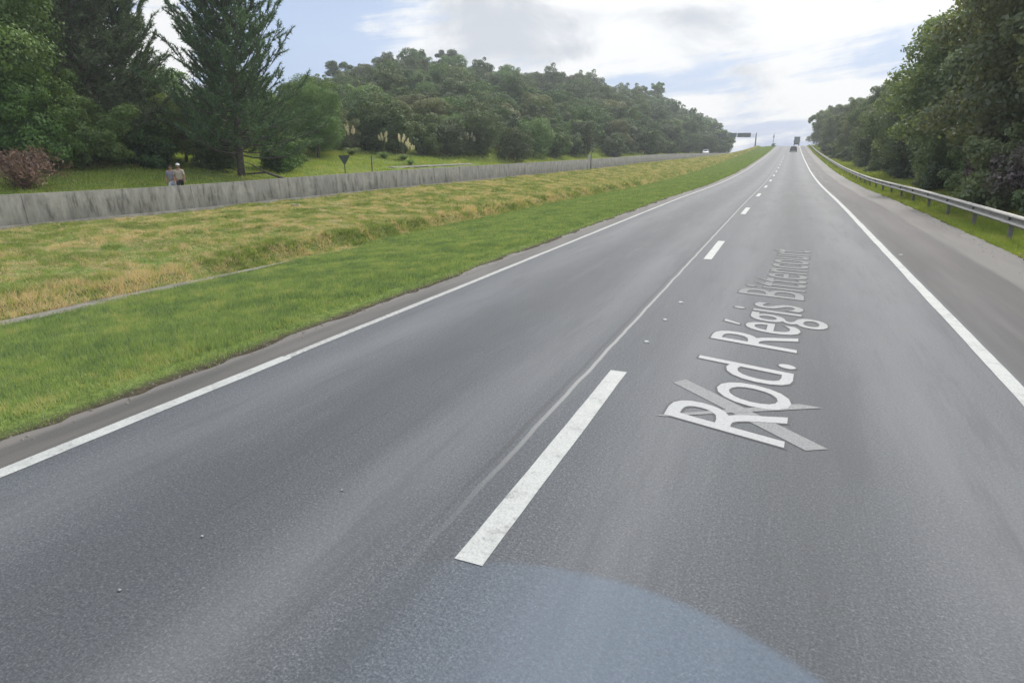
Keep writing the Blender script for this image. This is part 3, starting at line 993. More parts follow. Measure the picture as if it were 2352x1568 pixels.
# ---- pines
def pine_parts(h, rmax, z0, nbr, seed, per=10, needles=46, top=0.5):
    """crown of up-curving branches, each ending in bottle-brush tufts"""
    rs = np.random.default_rng(seed)
    mb = MB()
    tp = [(0, 0, -.5), (.03, 0, h * .1), (.0, .05, h * .35), (.06, .02, h * .65), (.02, 0, h * .97)]
    mb.tube(tp, [.27, .22, .17, .10, .03], 9)
    tips, dirs = [], []
    for i in range(nbr):
        t = (i + rs.uniform(0, 1)) / nbr
        z = z0 + (h - z0) * t ** 0.95
        shape = (1 - t) ** top * (0.93 + 0.09 * math.sin(min(t * 6, 1.57)))
        L = rmax * shape * rs.uniform(.45, 1.12) + .35
        a = i * 2.399 + rs.uniform(-.5, .5)
        rise = -.02 + .45 * t + rs.uniform(-.12, .2)
        curl = .25 + .75 * t + rs.uniform(0, .25)
        L2 = L / math.sqrt(1 + (rise + curl) ** 2 * .6)
        pts, n = [], 6
        for k in range(n):
            u = k / (n - 1)
            pts.append(Vector((math.cos(a) * L2 * u, math.sin(a) * L2 * u, z + L2 * (rise * u + curl * u ** 2.2 - (.16 * u if t < .25 else 0)))))
        mb.tube(pts, [.05 * (1 - t * .5) * (1 - .8 * k / n) + .006 for k in range(n)], 5, False)
        nt = max(4, int(per * (.35 + 1.2 * L / rmax)))
        for q in range(nt):
            u = .18 + .82 * (q + rs.uniform(0, 1)) / nt
            f = u * (n - 1)
            k = min(int(f), n - 2)
            p = pts[k].lerp(pts[k + 1], f - k)
            b = a + rs.choice([-1, 1]) * rs.uniform(.3, 1.3)
            l2 = L * .30 * (1.2 - u) + rs.uniform(.15, .5)
            d = Vector((math.cos(b), math.sin(b), rs.uniform(.3, 1.5))).normalized()
            e = p + d * l2
            mb.tube([p, e], [.014, .006], 3, False)
            for w_ in np.arange(1.0, .15, -.36 / max(l2, .36)):
                tips.append(p + d * l2 * w_ + Vector((0, 0, .04)))
                dirs.append(d)
        tips.append(pts[-1])
        dirs.append(((pts[-1] - pts[-2]).normalized() + Vector((0, 0, .6))).normalized())
    T = np.array([list(p) for p in tips])
    D = np.array([list(d.normalized()) for d in dirs])
    n = len(T) * needles
    T = np.repeat(T, needles, 0)
    D = np.repeat(D, needles, 0)
    base = T + D * rng.uniform(-.26, .22, (n, 1))
    nd = D * .75 + rng.normal(0, .55, (n, 3))
    nd /= np.linalg.norm(nd, axis=1, keepdims=True)
    ln = rng.uniform(.16, .32, (n, 1))
    sd = np.cross(nd, rng.normal(0, 1, (n, 3)))
    sd /= np.linalg.norm(sd, axis=1, keepdims=True) + 1e-9
    V = np.stack([base - sd * .026, base + sd * .026, base + nd * ln], 1).reshape(-1, 3)
    crown = mesh_np('crown', V, np.arange(n * 3).reshape(-1, 3), M['pine'])
    return crown, mb.mesh('trunk', M['bark'], True)


px0 = (-34.0, 33.4)
make_tree('pine_tree', 'lone pine with a bare lower trunk beyond the wall, nearest the road', 'tree', (*px0, gzat(*px0)), pine_parts(15.3, 5.7, 1.3, 210, 21, 7.5, 28, .80), 0.3)
pp = pine_parts(17.5, 5.2, 1.5, 190, 33, 7.5, 28, .62)
x, y = ang(-55.2, 50)
make_tree('pine_tree', 'tall dark pine left of the lone pine, its top cut by the frame', 'tree', (x, y, gzat(x, y)), pp, 0.0)
x, y = ang(-52.9, 55)
make_tree('pine_tree', 'dark pine leaning against the tall pine, behind the two walkers', 'tree', (x, y, gzat(x, y)), pine_parts(13.0, 4.2, 1.5, 170, 45, 7.5, 28, .72), 1.4)

# ---- broadleaf trees and bushes on the left
PA = broad_parts('a', 8.5, 11.5, 1.0, 18, 52000, .10, M['leaf_dark'], 3)
PB = broad_parts('b', 7.0, 8.5, 0.4, 14, 34000, .12, M['leaf_mid'], 5)
PC = broad_parts('c', 5.0, 5.0, 0.1, 11, 22000, .10, M['leaf_light'], 8)
PD = broad_parts('d', 7.5, 9.0, 0.5, 15, 26000, .16, M['leaf_olive'], 11)
BU = broad_parts('e', 3.4, 2.6, -0.2, 9, 11000, .09, M['leaf_mid'], 14)
BV = broad_parts('f', 3.0, 2.2, -0.2, 8, 9000, .10, M['leaf_dark'], 15)
for (a, d, P, s, nm, lab, cat, g) in (
        (-61.4, 46, PA, 1.0, 'broadleaf_tree', 'tall dark leafy tree at the left edge of the photo', 'tree', None),
        (-58.9, 54, PD, 1.25, 'broadleaf_tree', 'tall olive-toned tree between the left edge and the tall pine', 'tree', None),
        (-57.8, 60, PA, 1.05, 'broadleaf_tree', 'dark leafy tree showing beside the tall pine, on its left', 'tree', None),
        (-60.6, 44.5, PB, 0.66, 'broadleaf_tree', 'bright green small tree above the dead brown bush', 'tree', None),
        (-56.0, 46.5, PC, .85, 'broadleaf_tree', 'yellow-green small tree at the foot of the tall pine', 'tree', None),
        (-58.2, 45.5, PB, 0.58, 'broadleaf_tree', 'green small tree just right of the dead brown bush', 'tree', None),
        (-49.4, 52, PC, 0.9, 'broadleaf_tree', 'light green small tree filling the gap between the pines', 'tree', None),
        (-47.9, 62, PC, 1.0, 'broadleaf_tree', 'pale green tree behind the gap between the pines', 'tree', None),
        (-39.4, 64, PA, 0.56, 'broadleaf_tree', 'green small tree just right of the lone pine', 'tree', None),
        (-41.6, 56, PC, 0.48, 'broadleaf_tree', 'light green low tree under the right side of the lone pine', 'tree', None),
        (-52.0, 49, BV, 1.2, 'bush', 'dark low bush at the foot of the leaning pine', 'bush', None),
        (-47.0, 50, BV, 1.1, 'bush', 'dark low bush left of the lone pine trunk', 'bush', None),
        (-42.6, 52, BU, 0.9, 'bush', 'green low bush right of the lone pine trunk', 'bush', None),
        (-55.2, 49, BU, 1.1, 'bush', 'green low bush between the yellow-green tree and the walkers', 'bush', None)):
    x, y = ang(a, d)
    make_tree(nm, lab, cat, (x, y, gzat(x, y) - .1), P, a * 1.7, s, g)
bd = (-62.5, -60.9, -59.0, -57.3, -55.0, -52.6, -50.6, -48.9, -46.6, -44.9, -43.2, -41.2, -39.7, -37.9)
for i, a in enumerate(bd):
    P = (PA, PD, PB)[i % 3]
    d = 68 + (i * 7) % 12
    x, y = ang(a, d)
    make_tree('broadleaf_tree', '%s tree in the dense wood, %s' % (('dark green', 'olive-toned', 'fresh green')[i % 3], 'behind the left edge trees' if a < -58.5 else ('behind the two left pines' if a < -50 else ('behind the lone pine' if a < -42 else 'right of the lone pine'))), 'tree', (x, y, gzat(x, y) - .3), P, i * 2.1, (0.82 if a < -56 else (.62 if a < -50.5 else (.50 if a < -46 else .62))) + 0.06 * math.sin(i * 2.3), 'trees of the wood behind the pines')

# dead brown bush: drooping dry sprays
mb = MB()
pts, nrm = [], []
for i in range(60):
    a = random.uniform(0, 6.28)
    L = random.uniform(1.2, 2.6)
    hh = random.uniform(.8, 1.9)
    P = [Vector((math.cos(a) * L * u, math.sin(a) * L * u * .8, hh * math.sin(min(u * 2.4, 2.7)) * 1.0)) for u in (0, .2, .45, .7, 1)]
    mb.tube(P, [.03, .024, .016, .01, .004], 4, False)
    for k in range(70):
        u = random.uniform(.15, 1) * 4
        q = min(int(u), 3)
        p = P[q].lerp(P[q + 1], u - q)
        pts.append(list(p + Vector((random.gauss(0, .12), random.gauss(0, .12), random.gauss(-.06, .14)))))
        nrm.append((math.cos(a), math.sin(a), .4))
x, y = ang(-59.9, 39)
db = thing('dead_bush', 'dead reddish-brown bush at the left edge beyond the wall', 'bush', (x, y, gzat(x, y) - .1))
V, F = quads(np.array(pts), np.array(nrm), .09, .9, .3)
link('dry_leaves', mesh_np('dry_leaves', V, F, M['leaf_dead']), db)
mb.obj('branches', M['bark'], db, True)

# fallen branch beneath the lone pine
x, y = ang(-42.2, 47.5)
fb = MB()
fb.tube([(0, 0, .1), (1.2, .2, .55), (2.6, .3, .45), (3.8, .2, .9)], [.1, .08, .06, .02], 6)
fb.tube([(1.2, .2, .55), (1.9, .8, 1.1), (2.3, 1.2, 1.3)], [.05, .035, .01], 5)
fb.tube([(2.2, .3, .5), (2.9, -.4, .3), (3.5, -.8, .25)], [.04, .03, .01], 5)
o = fb.obj('fallen_branch', M['bark'], None, True)
o.location = (x, y, gzat(x, y))
o.rotation_euler = (0, 0, R(200))
tag(o, 'bare dark branch lying under the right side of the lone pine', 'branch')

# ---- pampas grass clumps
def pampas_parts(seed, tall=2.6, nst=11):
    rs = np.random.default_rng(seed)
    leaf, st, pl = MB(), MB(), []
    for i in range(170):
        a = rs.uniform(0, 6.28)
        L = rs.uniform(.6, 1.25)
        hh = rs.uniform(.7, 1.3)
        sx, sy = -math.sin(a) * .02, math.cos(a) * .02
        c = [(math.cos(a) * L * u, math.sin(a) * L * u, hh * (u * 1.9 - u * u * 1.3)) for u in (0.05, .4, .75, 1.0)]
        vs = []
        for k, p in enumerate(c):
            wv = (1, 1, .7, .1)[k]
            vs += [(p[0] - sx * wv, p[1] - sy * wv, p[2]), (p[0] + sx * wv, p[1] + sy * wv, p[2])]
        leaf.add(vs, [(0, 1, 3, 2), (2, 3, 5, 4), (4, 5, 7, 6)])
    P, N = [], []
    for i in range(nst):
        a = rs.uniform(0, 6.28)
        ln = rs.uniform(.1, .55)
        top = Vector((math.cos(a) * ln, math.sin(a) * ln, tall * rs.uniform(.72, 1.0)))
        st.tube([(0, 0, 0), (top.x * .4, top.y * .4, top.z * .55), top], [.012, .01, .005], 4, False)
        for k in range(150):
            u = rs.uniform(0, 1)
            p = top + Vector((math.cos(a) * .1 * u, math.sin(a) * .1 * u, -.15 + u * .6))
            rad = .09 * math.sin(math.pi * min(1, .15 + u * .85))
            b = rs.uniform(0, 6.28)
            P.append((p.x + math.cos(b) * rad, p.y + math.sin(b) * rad, p.z))
            N.append((math.cos(b), math.sin(b), .3))
    V, F = quads(np.array(P), np.array(N), .05, .8, .4)
    return leaf.mesh('leaves', M['leaf_light']), st.mesh('stalk', M['leaf_olive']), mesh_np('plume', V, F, M['plume'])


pam = pampas_parts(1, 2.9, 9)
for a, d, s, lab in ((-36.7, 70, 0.95, 'tall pampas clump with the whitest plume, behind the triangular sign'), (-38.6, 71, .7, 'pampas clump just left of the triangular sign'),
                     (-34.0, 70, .85, 'pinkish pampas clump right of the small marker post'), (-32.4, 70, .85, 'pampas clump second right of the small marker post'),
                     (-31.8, 67, .7, 'low pampas clump third right of the small marker post'), (-26.7, 84, .95, 'pampas clump beside the yellow-green shrub at the hill foot')):
    x, y = ang(a, d)
    r = thing('pampas_grass', lab, 'plant', (x, y, gzat(x, y) - .05), a, 'pampas clumps on the verge')
    r.scale = (s * 1.25, s * 1.25, s)
    link('leaves', pam[0], r)
    link('stalk', pam[1], r)
    link('plume', pam[2], r)

# ------------------------------------------------------------------ hillside forest
hv = []
for k, (wd, hh, mat, sd, nl) in enumerate(((9.5, 9.0, 'leaf_hill', 101, 13), (8.5, 10.0, 'leaf_hill', 102, 14), (10.5, 8.5, 'leaf_dark', 103, 14),
                                           (8.0, 8.0, 'leaf_hill', 104, 12), (9.0, 9.5, 'leaf_olive', 105, 13), (9.8, 9.2, 'leaf_hill', 106, 15))):
    lob = broad_lobes(wd, hh, 0.6, nl, sd, .75, 3)
    P, N = lobe_points(lob, 14000, .11, .5)
    V, F = quads(P, N, .21, .5)
    T = limb_mesh(hh, .2, lob, sd).mesh('tmp', M['bark'])
    TV = np.array([p.co[:] for p in T.vertices])
    quadf = [p.vertices[:] for p in T.polygons if len(p.vertices) == 4]
    F2 = np.array(quadf) + len(V)
    hv.append(mesh_np('hill_tree', np.concatenate([V, TV]), np.concatenate([F, F2]), [M[mat], M['bark']], False, np.concatenate([np.zeros(len(F)), np.ones(len(F2))])))


def hill_params(a):
    return np.interp(a, AZK, RFK), np.interp(a, AZK, RRK)


count = 0
d = 0.0
row = 0
rsd = np.random.default_rng(55)
placed = []
a = -44.5
while a < -4.9:
    rf, rr_ = hill_params(a)
    r = rf + 2 + rsd.uniform(-3, 3)
    placed.append((a + rsd.uniform(-.6, .6), rr_ + rsd.uniform(-2, 4), .95))
    while r < rr_ - 3:
        aa = a + rsd.uniform(-.9, .9)
        t = (r - rf) / (rr_ - rf)
        placed.append((aa, r, t))
        r += 6.2 * rsd.uniform(.8, 1.25) * (1.0 + 0.55 * t)
    a += math.degrees(6.6 / ((rf + rr_) / 2))
tone = ('mid-green', 'dusky green', 'dark broad-crowned', 'fresh green', 'olive-brown', 'deep green')
rowname = {0: 'at the foot of the hill', 1: 'on the lower hillside', 2: 'on the upper hillside', 3: 'on the hill skyline'}


def hill_segment(a):
    for lim, txt in ((-40, 'just right of the lone pine'), (-34, 'above the triangular sign'), (-27, 'in line with the summit'), (-20, 'above the middle of the wall'),
                     (-13, 'above the small cream sign'), (-8, 'left of the white car'), (0, 'beside the overhead gantry')):
        if a < lim:
            return txt


placed.sort(key=lambda q: q[1])
rest = []
for (aa, r, t) in placed:
    if aa > -5.1:
        continue
    x, y = ang(aa, r)
    if x > -26:
        continue
    z = gzat(x, y)
    zone = 0 if t < .17 else (3 if t > .9 else (1 if t < .55 else 2))
    k = rsd.choice(6, p=(.22, .2, .2, .14 if zone < 3 else .04, .10 if zone < 3 else .2, .14))
    s = rsd.uniform(.72, 1.15) * float(np.interp(t, [0, .12, .35, .7, 1], [.50, .56, .66, .74, .80])) * float(np.interp(aa, [-22, -12, -6], [1, 1.2, 1.45]))
    if count >= 290:
        rest.append((x, y, z - .5 * s, s, k))
        continue
    o = link('hill_tree', hv[k], None, (x, y, z - .5 * s))
    o.scale = (s, s, s * rsd.uniform(.85, 1.2 if t < .85 else 1.0))
    o.rotation_euler = (0, 0, rsd.uniform(0, 6.28))
    tag(o, '%s%s tree %s, %s' % ('' if s * 9 > 6.4 else ('small ' if s * 9 < 5.2 else 'medium '), tone[k], rowname[zone], hill_segment(aa)), 'tree', 'trees covering the wooded hill')
    count += 1
tpl = []
for q in range(3):
    P_, N_ = lobe_points(broad_lobes(9.3, 9.2, .6, 13, 130 + q, .75, 3), 3200, .1, .5)
    tpl.append(quads(P_, N_, .40, .42))
RV, RF_, off = [], [], 0
for i, (x, y, z, s, k) in enumerate(rest):
    V, F = tpl[i % 3]
    c_, s_ = math.cos(i * 1.7), math.sin(i * 1.7)
    W = np.stack([V[:, 0] * c_ - V[:, 1] * s_, V[:, 0] * s_ + V[:, 1] * c_, V[:, 2] * (0.85 + .3 * ((i * .37) % 1))], 1) * s + np.array([x, y, z])
    RV.append(W)
    RF_.append(F + off)
    off += len(V)
if rest:
    tag(link('far_hill_forest', mesh_np('far_hill_forest', np.concatenate(RV), np.concatenate(RF_), M['leaf_far'])), 'farther canopy of the wooded hill reading as one mass', None, None, 'stuff')
print('hill trees', count, 'rest', len(rest))

# flat-topped skyline trees
def umbrella_parts(seed, w, h):
    rs = np.random.default_rng(seed)
    lob = []
    for i in range(9):
        a = i * .7 + rs.uniform(-.3, .3)
        r = w / 2 * rs.uniform(.2, .8)
        s = w * rs.uniform(.09, .19)
        lob.append(((math.cos(a) * r, math.sin(a) * r, h - s * .5 - rs.uniform(0, .26) * h), (s, s, s * rs.uniform(.45, .8))))
    P, N = lobe_points(lob, 5000, .2, .4)
    V, F = quads(P, N, .26, .6)
    mb = MB()
    mb.tube([(0, 0, -1), (.2, 0, h * .4), (0, .1, h * .7)], [.28, .2, .12], 6)
    for c, s in lob:
        mb.tube([(0, .05, h * .6), (c[0] * .5, c[1] * .5, h * .76), c], [.12, .09, .04], 5, False)
    return mesh_np('crown', V, F, M['leaf_dark']), mb.mesh('trunk', M['bark'], True)


U1, U2 = umbrella_parts(5, 13, 13), umbrella_parts(9, 11, 12)
for a, P, s, dz, lab in ((-37.4, U1, .78, 0, 'flat-topped tree on the left shoulder of the hill skyline'), (-28.3, U1, .80, 0, 'wide flat-topped tree at the summit of the hill'),
                         (-30.9, U2, .72, 0, 'flat-topped tree just left of the summit'), (-24.0, U2, .6, 0, 'small flat-topped tree right of the summit'),
                         (-17.5, U2, .62, 0, 'flat-topped tree on the long right-hand skyline')):
    rf, rr_ = hill_params(a)
    x, y = ang(a, rr_ + 1)
    make_tree('hilltop_tree', lab, 'tree', (x, y, gzat(x, y) - .4), P, a, s)
kp = broad_parts('k', 6.5, 13.5, 5.5, 9, 6000, .26, M['leaf_dark'], 77, .22)
x, y = ang(-10.9, 318)
make_tree('hilltop_tree', 'tall round-headed tree rising above the right end of the ridge', 'tree', (x, y, gzat(x, y)), kp, 0, 1.15)
x, y = ang(-25.9, 88)
make_tree('broadleaf_tree', 'bright yellow-green shrub at the hill foot', 'tree', (x, y, gzat(x, y) - .2), PC, 1, .55)

# undergrowth filling the slope
nu = 60000
ua = rng.uniform(-62, -4.6, nu)
ut = rng.uniform(0.03, 1.06, nu)
rf, rr_ = hill_params(ua)
ur = rf + (rr_ - rf) * ut
X, Y = np.sin(np.radians(ua)) * ur, np.cos(np.radians(ua)) * ur
k = X < -30
X, Y = X[k], Y[k]
Zg = ground(X, Y, False)
hgt = 1.6 * (0.6 + vnoise(X, Y, .25, 31)) + rng.uniform(0, 1, len(X)) * .5
P = np.stack([X, Y, Zg + hgt], 1)
V, F = quads(P, np.tile([[0.2, -.5, .8]], (len(P), 1)), .22, .7)
tag(link('hill_undergrowth', mesh_np('hill_undergrowth', V, F, M['leaf_hill'])), 'mass of shrubs under the trees of the hill', None, None, 'stuff')

# ------------------------------------------------------------------ right-hand wood
RA = broad_parts('ra', 7.5, 12.5, 1.2, 22, 76000, .105, M['leaf_right'], 201, .15, 'bark_pale', .85)
RB = broad_parts('rb', 7.0, 11.5, 0.8, 20, 68000, .11, M['leaf_right_dark'], 202, .14, 'bark_pale', .85)
RC = broad_parts('rc', 8.0, 10.5, 0.6, 20, 62000, .115, M['leaf_right'], 203, .15, 'bark')
RS = broad_parts('rs', 3.6, 3.2, -.2, 10, 17000, .085, M['leaf_right'], 204, .05)
RP = broad_parts('rp', 3.4, 4.6, .3, 12, 20000, .08, M['leaf_purple'], 205, .06)
RD = broad_parts('rd', 3.2, 2.8, -.2, 9, 15000, .09, M['leaf_right_dark'], 206, .05)
RL = broad_parts('rl', 8.0, 12.0, .8, 16, 30000, .2, M['leaf_mid'], 207, .15)
ry = [25, 29.5, 34, 38.5, 43.5, 49, 55, 61.5, 69, 77, 86, 96, 107, 119, 132, 146, 162, 180, 198, 218, 240, 262]
near_lab = {0: 'leafy tree at the right edge of the photo, nearest the camera', 1: 'pale-trunked leafy tree second nearest along the guardrail', 2: 'dark leafy tree third along the guardrail',
            3: 'tall leafy tree fourth along the guardrail', 21: 'last tree of the right wood, branch reaching over the road crest'}
for i, y in enumerate(ry):
    x = 11.2 + 1.0 * math.sin(i * 2.1) + (0.0 if y < 150 else -.8)
    P = RL if i == 21 else (RA, RB, RC)[i % 3]
    s = float(np.interp(y, [25, 52, 64, 72, 150, 180, 262], [1.12, 1.02, .88, .78, .80, .92, 1.1])) + .07 * math.sin(i * 1.7)
    rt_ = make_tree('roadside_tree', near_lab.get(i, '%s tree in front row of right wood, %s' % (('fresh green', 'dark green', 'dusky green')[i % 3], 'near the bare trunks' if y < 70 else ('along the middle of the guardrail' if y < 140 else 'along the far end of the guardrail'))), 'tree', (x, y, gzat(x, y) - .2), P, i * 1.9, s, None if i in near_lab else 'front row trees of the right wood')
    near_root = rt_.name
rt_.rotation_euler = (0, 0, 0)
o = link('overhanging_branch', limb_mesh(2.2, .07, [((-2.6, 0, 1.3), (1, 1, 1))] * 5, 3, .2, 0.0, 5).mesh('overhanging_branch', M['bark'], True), bpy.data.objects[near_root])
o.location = (-2.2, 0, 8.2)
P_, N_ = lobe_points([((-4.0, 0, 9.6), (1.3, 1.2, .8)), ((-5.2, 0, 9.0), (.9, .9, .8)), ((-2.8, 0, 10.0), (1.1, 1, .8)), ((-5.6, .2, 8.2), (.5, .5, .6))], 2200, .3)
V_, F_ = quads(P_, N_, .2)
link('branch_leaves', mesh_np('branch_leaves', V_, F_, M['leaf_mid']), bpy.data.objects[near_root])
for i, y in enumerate(np.arange(28, 250, 9.0)):
    x = 17.0 + 1.6 * math.sin(i * 2.7)
    P = (RB, RC, RA)[i % 3]
    make_tree('roadside_tree', '%s tree behind front row of right wood, %s' % (('dark green', 'dusky green', 'fresh green')[i % 3], 'toward the right edge of the photo' if y < 70 else ('along the middle of the guardrail' if y < 140 else 'near the road crest')), 'tree', (x, float(y), gzat(x, y) - .3), P, i * 2.3, float(np.interp(y, [28, 60, 80, 160, 250], [1.1, .95, .8, .85, 1.0])) + .1 * math.sin(i * 1.3), 'second row trees of the right wood')
for i, y in enumerate(np.arange(22, 200, 5.2)):
    x = 8.7 + .6 * math.sin(i * 1.9) + float(np.interp(y, [40, 55, 110, 130], [0, 1.5, 1.5, 0]))
    if 3 <= i <= 40 and i % 5 == 3:
        x += .8
    P = (RS, RD, RS, RD)[i % 4]
    s = .75 + .3 * abs(math.sin(i * 2.2))
    make_tree('shrub', '%s shrub at foot of right wood, %s' % (('fresh green', 'dark green')[i % 2], 'behind the near end of the guardrail' if y < 45 else ('behind the middle of the guardrail' if y < 100 else 'behind the far end of the guardrail')), 'shrub', (x, float(y), gzat(x, y) - .1), P, i * 1.3, s, 'shrubs at the foot of the right wood')
for i, (x, y, s, lab) in enumerate(((9.3, 30.5, 1.05, 'purple-tinged shrub nearest the right edge of the photo'), (9.1, 36, .85, 'smaller purple-tinged shrub behind the guardrail'), (9.8, 27, 1.2, 'tall purple-tinged shrub under the nearest tree'))):
    make_tree('shrub', lab, 'shrub', (x, y, gzat(x, y) - .1), RP, i * 2.0, s)
for i, (x, y, h_, lab) in enumerate(((8.6, 38.5, 4.6, 'slender pale bare trunk behind the guardrail'), (8.9, 33.5, 4.2, 'leaning pale bare trunk nearer the right edge'), (8.4, 51, 4.0, 'thin pale bare trunk farther along the guardrail'))):
    mb = MB()
    mb.tube([(0, 0, -.4), (.1, .05, h_ * .4), (.05, .2, h_ * .75), (.3, .3, h_)], [.11, .09, .07, .03], 7)
    mb.tube([(.07, .1, h_ * .6), (.6, .2, h_ * .85), (.9, .1, h_ * 1.05)], [.05, .03, .01], 5)
    o = mb.obj('bare_trunk', M['bark_pale'], None, True)
    o.location = (x, y, gzat(x, y))
    tag(o, lab, 'tree trunk')
nu = 90000
Y = rng.uniform(18, 285, nu) ** 1.0
X = rng.uniform(9.2, 26, nu)
hgt = (rng.uniform(0, 1, nu) ** .7) * (1.7 + 1.6 * vnoise(X, Y, .3, 41))
P = np.stack([X, Y, ground(X, Y, False) + hgt], 1)
V, F = quads(P, np.tile([[-.7, -.5, .6]], (len(P), 1)), .12, .7)
tag(link('wood_undergrowth', mesh_np('wood_undergrowth', V, F, M['leaf_right_dark'])), 'leafy undergrowth of the right-hand wood', None, None, 'stuff')

# ------------------------------------------------------------------ signs and posts
x, y = -30.0, 39.35
g0 = gzat(x, y)
ts = thing('triangle_sign', 'inverted triangular sign seen from its dark back, on a post beyond the wall', 'road sign', (x, y, g0), R(37))
zt = 2.10 - g0
MB().tube([(0, .04, -.3), (0, .04, zt - .05)], [.035, .035], 8).obj('post', M['sign_back'], ts)
tri = MB()
o_ = [(-.36, zt), (.36, zt), (.40, zt - .06), (.04, zt - .66), (-.04, zt - .66), (-.40, zt - .06)]
tri.add([(a_, -.012, b_) for a_, b_ in o_] + [(a_, .012, b_) for a_, b_ in o_], [(0, 1, 2, 3, 4, 5), (11, 10, 9, 8, 7, 6)] + [(i, i + 6, (i + 1) % 6 + 6, (i + 1) % 6) for i in range(6)])
tri.obj('plate', M['sign_back'], ts)
MB().box(0, .03, zt - .12, .5, .03, .04).box(0, .03, zt - .38, .25, .03, .04).obj('bracket', M['post_steel'], ts)

x, y = -29.0, 41.3
g0 = gzat(x, y)
mp = thing('marker_post', 'thin dark marker post with a pale strip, right of the triangular sign', 'post', (x, y, g0), R(35))
MB().box(0, 0, (2.05 - g0) / 2 - .1, .07, .05, 2.05 - g0 + .2).obj('post', M['sign_back'], mp)
MB().box(.055, 0, 2.05 - g0 - .28, .05, .03, .5).obj('reflector_strip', M['cream'], mp)

x, y = -20.35, 70.3
g0 = gzat(x, y)
sp_ = thing('road_sign', 'dark post with a small cream plate in front of the far part of the wall', 'road sign', (x, y, g0), R(16))
MB().tube([(0, 0, -.2), (0, 0, 2.15 - g0)], [.05, .045], 8).obj('post', M['sign_back'], sp_)
MB().box(-.19, -.02, 2.15 - g0 - .42, .30, .03, .52).obj('plate', M['cream'], sp_, bevel=.01)

# gantry
ga = thing('overhead_gantry', 'overhead sign gantry with two grey panels near the road crest', 'gantry', (-13.2, 270, gzat(-13.2, 270)))
g0 = gzat(-13.2, 270)
MB().tube([(0, 0, -.4), (0, 0, 9.4 - g0)], [.26, .2], 10).obj('post', M['post_steel'], ga, True)
MB().tube([(0, 0, 8.9 - g0), (-19, 0, 8.9 - g0)], [.07, .07], 8).tube([(0, 0, 8.2 - g0), (-19, 0, 8.2 - g0)], [.07, .07], 8).obj('beam', M['post_steel'], ga, True)
for x0, wdt, lab in ((-4.4, 4.9, None), (-8.3, 2.2, None), (-13.5, 4.8, None)):
    pn = MB().box(x0, -.25, 8.65 - g0, wdt if wdt != 2.2 else 2.4, .12, 1.6).obj('panel', M['sign_panel'], ga, bevel=.03)
MB().tube([(-19, 0, -6), (-19, 0, 9.4 - g0)], [.26, .2], 10).obj('post', M['post_steel'], ga, True)

x, y = -7.6, 298.0
up = thing('lamp_pole', 'faint thin pole standing beyond the road crest', 'pole', (x, y, gzat(x, y)))
MB().tube([(0, 0, -.3), (0, 0, 5.4)], [.13, .08], 8).obj('pole', M['galv'], up, True)
MB().box(0, 0, 4.1, .55, .25, 1.1, .8).obj('lamp_head', M['galv'], up, bevel=.04)
x, y = -6.6, 268.0
cb = broad_parts('cb', 1.5, 1.1, -.1, 6, 900, .09, M['leaf_dark'], 301, .03)
make_tree('bush', 'small dark bush at the left road edge by the crest', 'bush', (x, y, gzat(x, y)), cb)


# ------------------------------------------------------------------ vehicles
def wheel(parent, x, y, r, wdt, name='wheel'):
    pts = [(-wdt / 2, r * .82), (-wdt / 2 + .02, r * .97), (0, r), (wdt / 2 - .02, r * .97), (wdt / 2, r * .82)]
    mb = MB()
    mb.tube([(x + p[0], y, r) for p in pts], [p[1] for p in pts], 20)
    o = mb.obj('wheel', M['rubber'], parent, True)
    s = 1 if x > 0 else -1
    MB().tube([(x + s * (wdt / 2 - .01), y, r), (x + s * (wdt / 2 + .012), y, r)], [r * .6, r * .55], 14).obj('rim', M['rim'], o)
    return o


